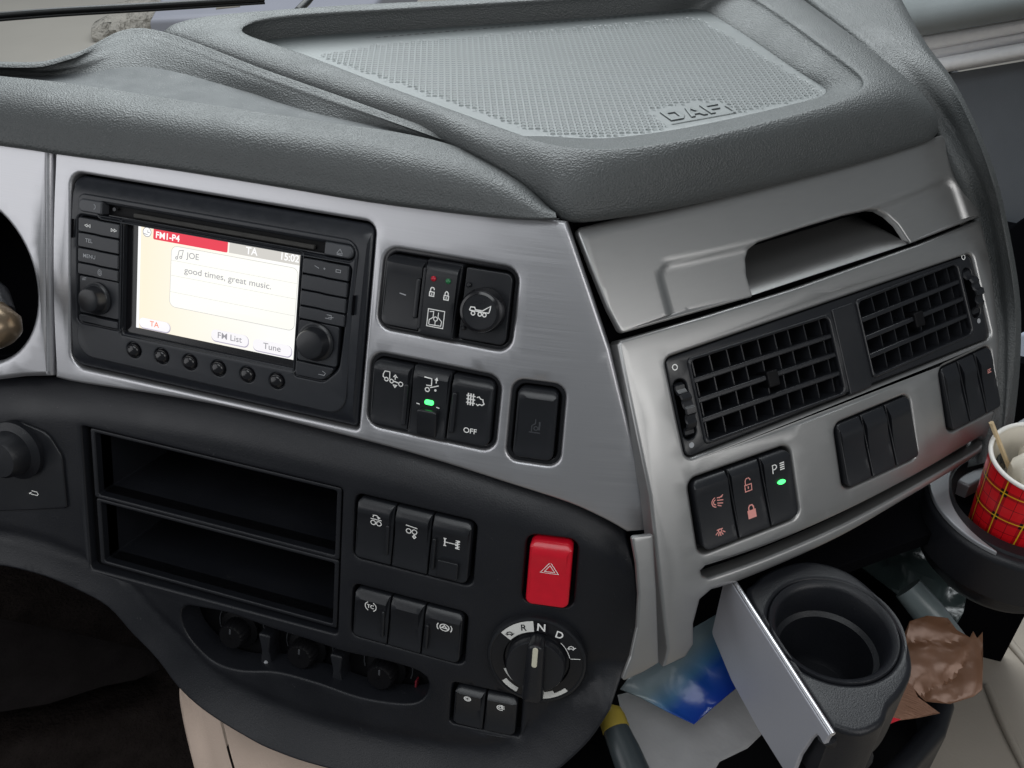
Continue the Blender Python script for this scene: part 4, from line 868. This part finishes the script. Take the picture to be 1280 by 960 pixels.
lathe('holder_underside',None,0,0,[(.0,-.068),(cr_-.004,-.068),(cr_+.001,-.03),(cr_+.002,-.01)],M['black'],ch,48,cap=False,ax=(np.array([cu,cv,ZC]),X_,Y_,N_))
p0=on_z(922,734,-.134); p1=on_z(1041,918,-.134); PD=Plane(p0,p1-p0,(0,0,1)); L=np.linalg.norm(p1-p0)
q=lambda x,y:PD.uv(x,y)
bl=[q(888,748),q(893,790),q(918,850),q(950,908),q(984,962)]
br=[q(996,962),q(1003,944),q(1017,923),q(1026,915),q(1034,930)]
tr=[(L,-.001),(L,-.0085),(L-.003,-.0095)]
o=[(-.012,0.),]+[bl[1]]+bl[2:]+br+[(L-.001,-.006),(L,0.)]
sheet('front_plate',PD,rpoly(o,[.003,.004,.02,.02,.001,.002,.004,.006,.004,.001,.001,.001],4),M['plate'],ch,h=.0022,bev=.0008,depth=.0020)
lipd=[p0-(p1-p0)*.06]+[p0*(1-t)+p1*t for t in np.linspace(.05,1,8)]
M['lip']=mat('bright_lip',(.75,.76,.80),.25,.8)
tube('plate_lip',lipd,.0017,M['lip'],ch,12)
bt_=[PD.P(*q(996,961),.001),PD.P(*q(1003,944),.001),PD.P(*q(1017,923),.001),PD.P(*q(1026,915),.001)]
tube('hinge_arm',[on_z(1034,917,-.150),on_z(1052,930,-.170),on_z(1075,945,-.190)],[.006,.007,.008],M['black'],ch,14)
# second holder with the cup
ch2=thing('cup_holder','black grey-rimmed cup holder at the right, with the red tartan cup in it','cup holder')
Z2=-.150; H2=HZ(Z2); r2=.043
c2=H2.uv(1278,628)
o2=circ(c2[0],c2[1],r2+.021,72)
sheet('holder_body',H2,o2,M['black'],ch2,[circ(c2[0],c2[1],r2+.004,60)],bev=.006,depth=.030,nb=6,h=0)
M['rim']=noisy(mat('grey_rim',(.30,.31,.33),.35,.3),600,.08)
lathe('holder_rim',None,0,0,[(r2+.0145,-.0005),(r2+.013,.0018),(r2+.004,.0012),(r2+.0005,-.004),(r2-.003,-.030),(r2-.006,-.055),(0,-.056)],M['black'],ch2,72,cap=False,ax=(np.array([c2[0],c2[1],Z2]),X_,Y_,N_),sharp=50)
an=np.linspace(R(80),R(250),60); ro=[(c2[0]+(r2+.0193)*math.cos(t),c2[1]+(r2+.0193)*math.sin(t)) for t in an]+[(c2[0]+(r2+.0185-.0130*min(1,((R(250)-t)/1.2))**.7)*math.cos(t),c2[1]+(r2+.0185-.0130*min(1,((R(250)-t)/1.2))**.7)*math.sin(t)) for t in an[::-1]]
sheet('grey_trim',H2,ro,M['rim'],ch2,h=.0030,bev=.001,depth=.002)
lathe('holder_tub',None,0,0,[(.0,-.062),(r2+.004,-.062),(r2+.014,-.050),(r2+.0185,-.030),(r2+.0195,-.010)],M['black'],ch2,72,cap=False,ax=(np.array([c2[0],c2[1],Z2]),X_,Y_,N_),sharp=50)
tube('holder_edge_line',[np.array([c2[0]+(r2+.0193)*math.cos(a),c2[1]+(r2+.0193)*math.sin(a),Z2-.024]) for a in np.linspace(R(150),R(290),40)],.0011,M['black'],ch2,8)
# bracket that carries it
sheet('holder_bracket',H2,PX(H2,[(1180,585),(1222,552),(1290,510),(1330,540),(1290,560),(1215,600)]),M['rim'],ch2,h=-.006,bev=.002,depth=.02)
# tartan cup
cup=thing('paper_cup','red tartan paper cup with a white rim, standing in the right-hand holder','cup')
rt_=.0318; rb_=.0262; Hc=.088
top_c=on_z(1304,574,-.094); bot_c=on_z(1270,643,Z2); bot_c=top_c+(bot_c-top_c)*1.42
ax=top_c-bot_c; hh=np.linalg.norm(ax); ax/=hh; print('cup height',hh,'tilt',math.degrees(math.acos(ax[2])))
Xc=np.cross(np.array([0,1.,0]),ax); Xc/=np.linalg.norm(Xc); Yc=np.cross(ax,Xc)
ta=mat('tartan',(.85,.010,.018),.35,0,.5,coat=.15); M['tartan']=ta; b=ta.node_tree.nodes['Principled BSDF']
tc=nn(ta,'ShaderNodeTexCoord'); sp=nn(ta,'ShaderNodeSeparateXYZ'); mpz=nn(ta,'ShaderNodeMapping'); lk(ta,tc.outputs['UV'],mpz.inputs[0]); mpz.inputs['Rotation'].default_value=(0,0,R(0)); lk(ta,mpz.outputs[0],sp.inputs[0])
def band(axis,period,cen,width):
    m1=nn(ta,'ShaderNodeMath',operation='DIVIDE'); lk(ta,sp.outputs[axis],m1.inputs[0]); m1.inputs[1].default_value=period
    m2=nn(ta,'ShaderNodeMath',operation='FRACT'); lk(ta,m1.outputs[0],m2.inputs[0]); m3=nn(ta,'ShaderNodeMath',operation='SUBTRACT'); lk(ta,m2.outputs[0],m3.inputs[0]); m3.inputs[1].default_value=cen
    m4=nn(ta,'ShaderNodeMath',operation='ABSOLUTE'); lk(ta,m3.outputs[0],m4.inputs[0]); m5=nn(ta,'ShaderNodeMath',operation='LESS_THAN'); lk(ta,m4.outputs[0],m5.inputs[0]); m5.inputs[1].default_value=width/2
    return m5.outputs[0]
def lay(prev,fac,col,k=1.):
    mx=nn(ta,'ShaderNodeMix',data_type='RGBA')
    if k!=1.: q=nn(ta,'ShaderNodeMath',operation='MULTIPLY'); lk(ta,fac,q.inputs[0]); q.inputs[1].default_value=k; fac=q.outputs[0]
    lk(ta,fac,mx.inputs[0]); mx.inputs[7].default_value=(*col,1)
    if prev is None: mx.inputs[6].default_value=(.85,.010,.018,1)
    else: lk(ta,prev,mx.inputs[6])
    return mx.outputs[2]
def both(a_,b_):
    q=nn(ta,'ShaderNodeMath',operation='MULTIPLY'); lk(ta,a_,q.inputs[0]); lk(ta,b_,q.inputs[1]); return q.outputs[0]
PRD=.024
bu=band(0,PRD,.5,.26); bv=band(1,PRD,.5,.26)
p_=lay(None,bu,(.22,.004,.008),.55); p_=lay(p_,bv,(.22,.004,.008),.55); p_=lay(p_,both(bu,bv),(.006,.006,.006),1.)
p_=lay(p_,band(0,PRD,.0,.030),(.01,.004,.004)); p_=lay(p_,band(1,PRD,.0,.030),(.02,.004,.004))
p_=lay(p_,band(0,PRD,.5,.045),(.85,.50,.02)); p_=lay(p_,band(1,PRD,.5,.045),(.85,.50,.02)); lk(ta,p_,b.inputs['Base Color'])
V=[];U=[];Fc=[];n=64; zs=np.linspace(0,hh,14)
for z_ in zs:
    r_=rb_+(rt_-rb_)*z_/hh
    for k in range(n+1):
        a_=2*math.pi*k/n; V.append(bot_c+Xc*r_*math.cos(a_)+Yc*r_*math.sin(a_)+ax*z_); U.append((a_*.0382+.004,z_+.008*math.sin(a_*1)))
for i in range(len(zs)-1):
    for k in range(n): Fc.append((i*(n+1)+k,i*(n+1)+k+1,(i+1)*(n+1)+k+1,(i+1)*(n+1)+k))
link('cup_wall',V,Fc,ta,cup,U,True,False,60)
M['paper']=noisy(mat('cup_paper',(.72,.68,.60),.6),120,.06); M['rimw']=mat('cup_rim',(.80,.78,.74),.45)
lathe('cup_lining',None,0,0,[(rt_-.0012,hh-.001),(rt_-.0020,hh-.004),(rb_-.001,.004),(.0,.004)],M['paper'],cup,56,cap=False,ax=(bot_c,Xc,Yc,ax))
tube('cup_lip',[bot_c+ax*hh+(Xc*math.cos(a_)+Yc*math.sin(a_))*(rt_-.0002) for a_ in np.linspace(0,2*math.pi,65)],.0015,M['rimw'],cup,12,cap=False)
M['wood']=noisy(mat('stirrer_wood',(.60,.46,.28),.65),300,.15)
stt=thing('wooden_stirrer','thin pale wooden stirrer leaning on the rim inside the tartan cup','stirrer')
e0=on_z(1239,528,-.082); e1=bot_c+ax*.02+Xc*.01; tube('stick',[e0,e0*.7+e1*.3,e1],.0017,M['wood'],stt,6)
# crumpled sheets
def crumple(name,Pl,outl,m,parent,amp,freq,h,seed,grid=.004,curl=None,facet=True,depth=.0006):
    def hf(u,v):
        q=Vector((u*freq+seed,v*freq,seed*.37)); f=abs(mnoise.noise(q))*1.5-abs(mnoise.noise(q*2.3))*.8+mnoise.noise(q*.5)*.8
        return amp*f+(curl(u,v) if curl else 0)
    return sheet(name,Pl,outl,m,parent,h=h,bev=.0002,depth=depth,hf=hf,grid=grid,nb=1,sharp=22 if facet else 80)
tis=thing('crumpled_tissue','crumpled off-white tissue stuffed inside the tartan cup','tissue')
M['tissue']=noisy(mat('tissue',(.66,.62,.54),.8),200,.1)
V=[];Fc=[];n=24
tcn_=bot_c+ax*(hh-.018)+Xc*.006+Yc*.002
for i in range(13):
    th=math.pi*i/12
    for k in range(n):
        a_=2*math.pi*k/n; d_=np.array([math.sin(th)*math.cos(a_),math.sin(th)*math.sin(a_),math.cos(th)]); r_=1+.35*mnoise.noise(Vector(d_*1.7))+.2*mnoise.noise(Vector(d_*4))
        V.append(tcn_+(Xc*d_[0]*.020+Yc*d_[1]*.020+ax*d_[2]*.024)*r_)
for i in range(12):
    for k in range(n): Fc.append((i*n+k,(i+1)*n+k,(i+1)*n+(k+1)%n,i*n+(k+1)%n))
link('tissue_ball',V,Fc,M['tissue'],tis,None,True,False,40)
# ================================================================== under the dashboard
SH=-.300; HS=HZ(SH)
tray=thing('lower_console_tray','dark open console tray with a rounded rim, under the pulled-out cup holder','console tray')
o=spline(PX(HS,[(660,900),(760,835),(870,790),(1010,700),(1090,650),(1140,680),(1168,760),(1185,830),(1196,880),(1185,915),(1150,955),(1080,1010),(900,1060),(700,1040)]),.02,True)
o=o if sarea(o)>0 else o[::-1]
sheet('tray_floor',HS,inset(o,.004),M['well'],tray,h=-.045,depth=.004,grid=.02)
sheet('tray_rim',HS,o,M['black'],tray,[inset(o,.016)],bev=.007,depth=.060,nb=5,h=0)
# papers, plastic pouch and marker in the tray
M['paperw']=noisy(mat('grey_paper',(.33,.325,.33),.7),25,.2,.5,45,.004)
pp=thing('paper_sheet','creased grey-white paper lying in the tray below the blue plastic pouch','paper')
HP=HZ(-.275); crumple('sheet_of_paper',HP,PX(HP,[(772,868),(830,855),(920,845),(955,915),(935,934),(900,950),(880,985),(800,1000)]),M['paperw'],pp,.004,14,0,3,.006,facet=False)
M['film']=noisy(mat('pale_film',(.30,.38,.40),.25,0,.6),40,.2,.3,60,.002); M['bluefilm']=noisy(mat('blue_film',(.004,.045,.40),.3,0,.6),40,.1)
fl=thing('plastic_pouch','shiny pale plastic pouch with a deep blue end, sticking out under the panel corner','plastic pouch')
HF=Plane(on_z(850,850,-.235),(1,.0,0),(0,1,.25))

PO=PX(HF,[(775,862),(790,842),(840,800),(905,765),(928,790),(934,846),(900,876),(868,903),(836,889),(800,872)])
q0=np.array(HF.uv(815,805)); q1=np.array(HF.uv(892,872)); dq=(q1-q0)/((q1-q0)@(q1-q0))
fm=M['film']; fb_=fm.node_tree.nodes['Principled BSDF']; uvn=nn(fm,'ShaderNodeTexCoord'); dt=nn(fm,'ShaderNodeVectorMath',operation='DOT_PRODUCT'); lk(fm,uvn.outputs['UV'],dt.inputs[0]); dt.inputs[1].default_value=(dq[0],dq[1],0)
rp=nn(fm,'ShaderNodeValToRGB'); mr_=nn(fm,'ShaderNodeMapRange'); lk(fm,dt.outputs['Value'],mr_.inputs[0]); k0=float(q0@dq); mr_.inputs[1].default_value=k0-.1; mr_.inputs[2].default_value=k0+1.1; lk(fm,mr_.outputs[0],rp.inputs[0])
e=rp.color_ramp.elements; e[0].position=0; e[0].color=(.25,.27,.28,1); e[1].position=1; e[1].color=(.008,.035,.30,1)
for p_,c_ in ((.42,(.20,.27,.30,1)),(.60,(.08,.20,.36,1)),(.72,(.015,.08,.38,1))): q_=e.new(p_); q_.color=c_
lk(fm,rp.outputs[0],fb_.inputs['Base Color'])
crumple('pouch_film',HF,PO,M['film'],fl,.008,17,0,9,.004,facet=False,depth=.0012)
M['yellow']=mat('yellow_cap',(.36,.27,.04),.5); M['smoke']=mat('smoky_barrel',(.04,.05,.055),.3)
mk=thing('marker_pen','smoky pen with a dull yellow cap, lying upright below the gear dial','pen')
tube('barrel',[on_z(768,908,-.245),on_z(782,940,-.25),on_z(800,985,-.255)],[.0085,.010,.011],M['smoke'],mk,20)
tube('cap',[on_z(760,884,-.2425),on_z(762,889,-.243),on_z(765,898,-.244),on_z(770,912,-.2455)],[.004,.0078,.009,.0093],M['yellow'],mk,20)
# brown foil bag
fb=thing('foil_wrapper','crumpled shiny copper-brown foil wrapper beside the empty cup holder','wrapper')
M['foil']=noisy(mat('copper_foil',(.19,.095,.055),.30,.15),30,.12,.25,45,.003); M['foil2']=noisy(mat('brown_paper',(.20,.105,.062),.55,.25),40,.15,.5,1,.001,stretch=(900,100,1),uv=True)
M['foil2']=noisy(mat('brown_ribbed',(.20,.10,.06),.5,.3),60,.2,.7,300,.001,stretch=(.3,2.5,1),uv=True)
HB=Plane(on_z(1180,840,-.235),(1,-.1,.0),(.1,1,.35))
def curl(u,v): return .007*math.sin(u*45+v*60)+.003*abs(math.sin(u*120-v*70))
fcu=HB.uv(1219,800)
def fan(u,v):
    r_=math.hypot(u-fcu[0],v-fcu[1]); th=math.atan2(v-fcu[1],u-fcu[0]); q=mnoise.noise(Vector((u*30,v*30,2)))
    return .11*r_*abs(math.sin(th*3.3+q*.9))**.7+.0012*mnoise.noise(Vector((u*70,v*70,4)))-.012*(r_/.06)**2
crumple('foil_front',HB,PX(HB,[(1128,860),(1128,800),(1138,775),(1160,768),(1185,772),(1196,787),(1212,797),(1216,789),(1221,798),(1228,790),(1229,830),(1228,862),(1218,870),(1190,877),(1160,872),(1140,855)]),M['foil'],fb,.0012,40,0,5,.0024,fan)
crumple('folded_flap',HB,PX(HB,[(1100,868),(1112,845),(1130,830),(1150,868),(1178,888),(1150,894),(1120,899),(1100,902)]),M['foil2'],fb,.003,20,-.006,6,.004)
sheet('red_edge',HB,PX(HB,[(1098,901),(1112,893),(1128,897),(1110,904)]),M['red'],fb,h=-.004,bev=.0003,depth=.001)
# clear bag and bottle neck shapes in the dark corner
M['clear']=noisy(mat('smoky_plastic',(.035,.05,.05),.2,0,.5),30,.5,.4,40,.003)
cb=thing('smoky_plastic_bag','dark smoky plastic bag crumpled behind the foil wrapper, under the right-hand holder','plastic bag')
HK=Plane(on_z(1130,720,-.27),(1,-.2,0),(.2,1,.3))
crumple('bag_film',HK,PX(HK,[(1075,712),(1110,690),(1150,665),(1175,700),(1190,730),(1210,738),(1205,765),(1190,790),(1150,765),(1110,735)]),M['clear'],cb,.008,20,0,12,.004)
M['hose']=noisy(mat('grey_pipe',(.14,.17,.175),.3,0,.5),80,.2)
hs_=thing('grey_tube','pale grey tube leading down behind the foil wrapper','tube')
tube('tube_body',[on_z(1135,735,-.24),on_z(1160,765,-.25),on_z(1190,805,-.27)],[.011,.012,.012],M['hose'],hs_,20)
# cab floor, tunnel cover, footwell
M['beige']=noisy(mat('beige_cover',(.52,.41,.34),.65,0,.3),25,.08,.4,700,.0006)
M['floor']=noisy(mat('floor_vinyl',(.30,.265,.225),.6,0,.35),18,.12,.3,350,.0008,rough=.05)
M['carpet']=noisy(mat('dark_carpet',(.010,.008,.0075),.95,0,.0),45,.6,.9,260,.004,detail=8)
fz=-.62
def struct(o): o['kind']='structure'; return o
struct(sheet('cab_floor',HZ(fz),[(-1.6,-1.2),(1.8,-1.2),(1.8,1.0),(-1.6,1.0)],M['floor'],None,depth=.02,grid=.1))
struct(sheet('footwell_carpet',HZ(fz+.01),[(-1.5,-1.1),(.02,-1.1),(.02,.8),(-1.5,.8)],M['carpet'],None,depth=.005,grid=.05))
# engine tunnel cover: upright beige face under the black panel
tn=thing('tunnel_cover','smooth beige engine tunnel cover below the black panel, with one pressed seam','tunnel cover')
n=40
def colm(pts): return s3([at_depth(*p) for p in pts],n)
t0=colm([(234,836,.80),(233,860,.80),(240,900,.80),(250,940,.79),(262,985,.78)])
t1=colm([(262,836,.775),(268,870,.77),(276,905,.765),(286,945,.76),(298,985,.75)])
t2=colm([(400,836,.80),(400,870,.79),(400,905,.78),(400,945,.77),(400,985,.76)])
t3=colm([(700,836,.86),(700,870,.85),(700,905,.84),(700,945,.83),(700,985,.82)])
tb=t0+np.array([-.03,.28,0])
loft('cover_side',[tb,t0+np.array([-.003,.01,0]),t0*.5+t1*.5+np.array([-.002,-.003,0]),t1],M['beige'],tn,sub=4)
loft('cover_face',[t1+np.array([.0025,.0,0]),t1*.7+t2*.3+np.array([0,-.004,0]),t2,t3],M['beige'],tn,sub=4)
# raised beige floor on the passenger side
pf=thing('beige_mat','beige moulded floor mat with creases, on the passenger side at the lower right','floor mat')
HM=HZ(-.50)
crumple('mat_sheet',HM,PX(HM,[(1040,1100),(1130,900),(1165,780),(1195,735),(1320,690),(1500,700),(1500,1100)]),M['floor'],pf,.006,5,0,4,.02,facet=False,depth=.02)
def foldh(u,v): return 0
L=[PX(HZ(-.487),[(1225,735),(1262,790),(1330,870)]),PX(HZ(-.487),[(1238,850),(1262,905),(1300,980)])]
for k,l in enumerate(L):
    l3=[HM.P(x,y,.0035) for x,y in spline(l,.01)]; tube('pressed_fold',l3,.004,M['floor'],pf,8)
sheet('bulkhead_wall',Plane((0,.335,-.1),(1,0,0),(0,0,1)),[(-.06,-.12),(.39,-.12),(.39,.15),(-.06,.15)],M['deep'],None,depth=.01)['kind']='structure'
# dark wall under the dashboard (front bulkhead)
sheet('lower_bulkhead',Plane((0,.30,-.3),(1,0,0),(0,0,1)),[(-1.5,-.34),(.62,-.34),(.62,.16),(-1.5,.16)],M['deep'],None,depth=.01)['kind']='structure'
# lower side of the side panel housing, dark
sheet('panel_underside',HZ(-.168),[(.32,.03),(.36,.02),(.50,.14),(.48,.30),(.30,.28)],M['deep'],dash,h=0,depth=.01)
# pedal-side heel mat lump in the footwell
hm_=thing('footwell_mat','dark scuffed mat with a rounded pale edge, deep in the driver footwell','floor mat')
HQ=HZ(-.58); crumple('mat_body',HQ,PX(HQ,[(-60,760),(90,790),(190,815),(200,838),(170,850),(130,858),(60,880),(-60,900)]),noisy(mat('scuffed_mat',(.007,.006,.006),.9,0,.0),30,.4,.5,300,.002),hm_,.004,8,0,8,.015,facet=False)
# ================================================================== door and outside
DL=np.array([.905,.425,0.]); DO=DL*.86
DP=Plane(DO,(.425,-.905,0),(0,0,1))
M['doorgrey']=noisy(mat('door_grey',(.075,.082,.095),.6),20,.15,.3,500,.0006); M['doortop']=noisy(mat('door_top',(.22,.24,.245),.6),20,.1,.3,500,.0006)
M['doorsilver']=noisy(mat('door_silver',(.93,.92,.95),.3,.0),60,.08,.5,120,.002)
M['bluegrey']=noisy(mat('pale_bluegrey',(.42,.46,.55),.6),20,.06)
dr=thing('passenger_door','grey passenger door with a ribbed silver trim strip below its padded top','door')
g=lambda pts,h=0.:PX(DP,pts,h)
sheet('door_panel',DP,g([(1100,60),(1185,92),(1500,40),(1560,420),(1240,420),(1200,280)]),M['doorgrey'],dr,depth=.02)
sheet('door_pocket',DP,g([(1200,270),(1262,282),(1290,262),(1560,230),(1560,460),(1240,470)],.02),M['deep'],dr,h=.02,bev=.006,depth=.02)
sheet('lower_panel',DP,g([(1236,440),(1275,415),(1560,400),(1560,700),(1236,700)],.03),M['bluegrey'],dr,h=.03,bev=.006,depth=.02)
for k,(a0,a1,b0,b1,hh_) in enumerate(((45,63,12,27,.022),(64,76,28,41,.014),(77,93,42,60,.020))):
    sheet('trim_rib',DP,g([(1120,a0+5),(1142,a0),(1500,b0-30),(1500,b1-30),(1142,a1+2),(1120,a1+5)],hh_),M['doorsilver'],dr,h=hh_,bev=.008,depth=.02,nb=5)
rowsd=[]
for (y0,y1,hh_) in ((47,15,.0),(46,14,.03),(38,5,.055),(10,-20,.06),(-40,-70,.03),(-80,-110,-.02)):
    u0=DP.uv(1110,y0+1,hh_); u1=DP.uv(1142,y0,hh_); u2=DP.uv(1500,y1-30,hh_)
    rowsd.append(resample(spline([DP.P(*u0,hh_),DP.P(*u1,hh_),DP.P(*u2,hh_)],.02),30))
loft('padded_top',rowsd[::-1],M['doortop'],dr,sub=4)
# outside: yard ground, wiper, cowl and a parked shape seen in the low strip of windscreen
M['yard']=noisy(mat('yard_concrete',(.42,.40,.36),.85),.8,.18,0,detail=6)
struct(sheet('ground',HZ(-2.6),[(-60,1.6),(30,1.6),(30,120),(-60,120)],M['yard'],None,depth=.1))
M['rubber']=mat('wiper_black',(.012,.013,.014),.45)
wp=thing('windscreen_wiper','long black wiper blade lying across the foot of the windscreen, top left','wiper')
wa=[at_depth(x,y,d) for x,y,d in ((-60,24,1.25),(60,14,1.27),(200,6,1.32),(330,-2,1.38))]
tube('wiper_blade',s3(wa,16),.0040,M['rubber'],wp,10); tube('blade_rubber',[p+np.array([0,0,-.006]) for p in s3(wa,16)],.0022,M['rubber'],wp,8)
wb=[at_depth(x,y,d) for x,y,d in ((372,14,1.25),(384,2,1.28),(398,-16,1.3))]
tube('wiper_arm',wb,.0050,M['rubber'],wp,10)
M['stone']=noisy(mat('pale_rubble',(.40,.38,.34),.9),8,.3,.8,12,.1); M['bluecar']=noisy(mat('dull_vehicle',(.30,.31,.36),.5),1,.2); M['mud']=noisy(mat('dark_mud',(.24,.22,.19),.9),2,.4)
def blob(name,px,py,z,sx,sy,sz,m,label,cat):
    t=thing(name,label,cat); c_=on_z(px,py,z); V=[];Fc=[];n=20
    for i in range(11):
        th=math.pi*i/10
        for k in range(n):
            a_=2*math.pi*k/n; d_=np.array([math.sin(th)*math.cos(a_),math.sin(th)*math.sin(a_),math.cos(th)]); r_=1+.4*mnoise.noise(Vector(d_*2))+.15*mnoise.noise(Vector(d_*6))
            V.append(c_+d_*np.array([sx,sy,sz])*r_)
    for i in range(10):
        for k in range(n): Fc.append((i*n+k,(i+1)*n+k,(i+1)*n+(k+1)%n,i*n+(k+1)%n))
    link(name+'_body',V,Fc,m,t,None,True,False,60)
blob('rubble_heap',170,24,-2.55,.20,.5,.16,M['stone'],'pale rubble heap on the yard outside the windscreen','rubble')
#blob('mud_patch',125,22,-2.58,.8,.7,.06,M['mud'],'dark muddy heap on the yard left of the rubble','mud')
# parked flat vehicle body outside
pv=thing('parked_trailer','dull grey-blue trailer deck parked outside, just above the tray pad rim','trailer')
GP=HZ(-1.9)
sheet('deck',GP,PX(GP,[(186,22),(200,-6),(250,-60),(520,-60),(470,3),(330,16)]),M['bluecar'],pv,bev=.05,depth=.35,nb=3)
sheet('marker_plate',GP,PX(GP,[(270,12),(300,9),(300,2),(272,4)]),M['mud'],pv,h=.01,bev=.005,depth=.01)
# windscreen glass
gm=bpy.data.materials.new('windscreen_glass'); gm.use_nodes=True; nt=gm.node_tree; nt.nodes.clear()
ou=nt.nodes.new('ShaderNodeOutputMaterial'); mxs=nt.nodes.new('ShaderNodeMixShader'); tr_=nt.nodes.new('ShaderNodeBsdfTransparent'); gl=nt.nodes.new('ShaderNodeBsdfGlossy'); gl.inputs['Roughness'].default_value=.02; tr_.inputs[0].default_value=(.95,.98,.97,1); mxs.inputs[0].default_value=.04
nt.links.new(tr_.outputs[0],mxs.inputs[1]); nt.links.new(gl.outputs[0],mxs.inputs[2]); nt.links.new(mxs.outputs[0],ou.inputs[0]); M['glass']=gm
FW=np.array([-.42,.905,0.]); g0=DL*(-.2)+FW*.62+np.array([0,0,.02]); GPn=Plane(g0,DL,FW*.45+np.array([0,0,.9]))
sh=sheet('windscreen',GPn,[(-1.1,0),(1.1,0),(1.1,.9),(-1.1,.9)],gm,None,depth=.0)
tag(sh,'clear curved windscreen glass rising in front of the dashboard top','windscreen')
# ------------------------------------------------------------------ put every Empty at its thing's base
def desc(o):
    r_=[]
    for c_ in ALL:
        if c_.parent==o: r_.append(c_); r_+=desc(c_)
    return r_
ALL=list(COL.objects)
for t,_ in THINGS:
    D=desc(t); co=[]
    for o_ in D:
        k=np.empty(len(o_.data.vertices)*3); o_.data.vertices.foreach_get('co',k); co.append(k.reshape(-1,3))
    co=np.vstack(co); lo,hi=co.min(0),co.max(0); L=Vector(((lo[0]+hi[0])/2,(lo[1]+hi[1])/2,lo[2]))
    t.location=L
    for o_ in D: o_.data.transform(Matrix.Translation(-L))
    if 'H' in t: del t['H']
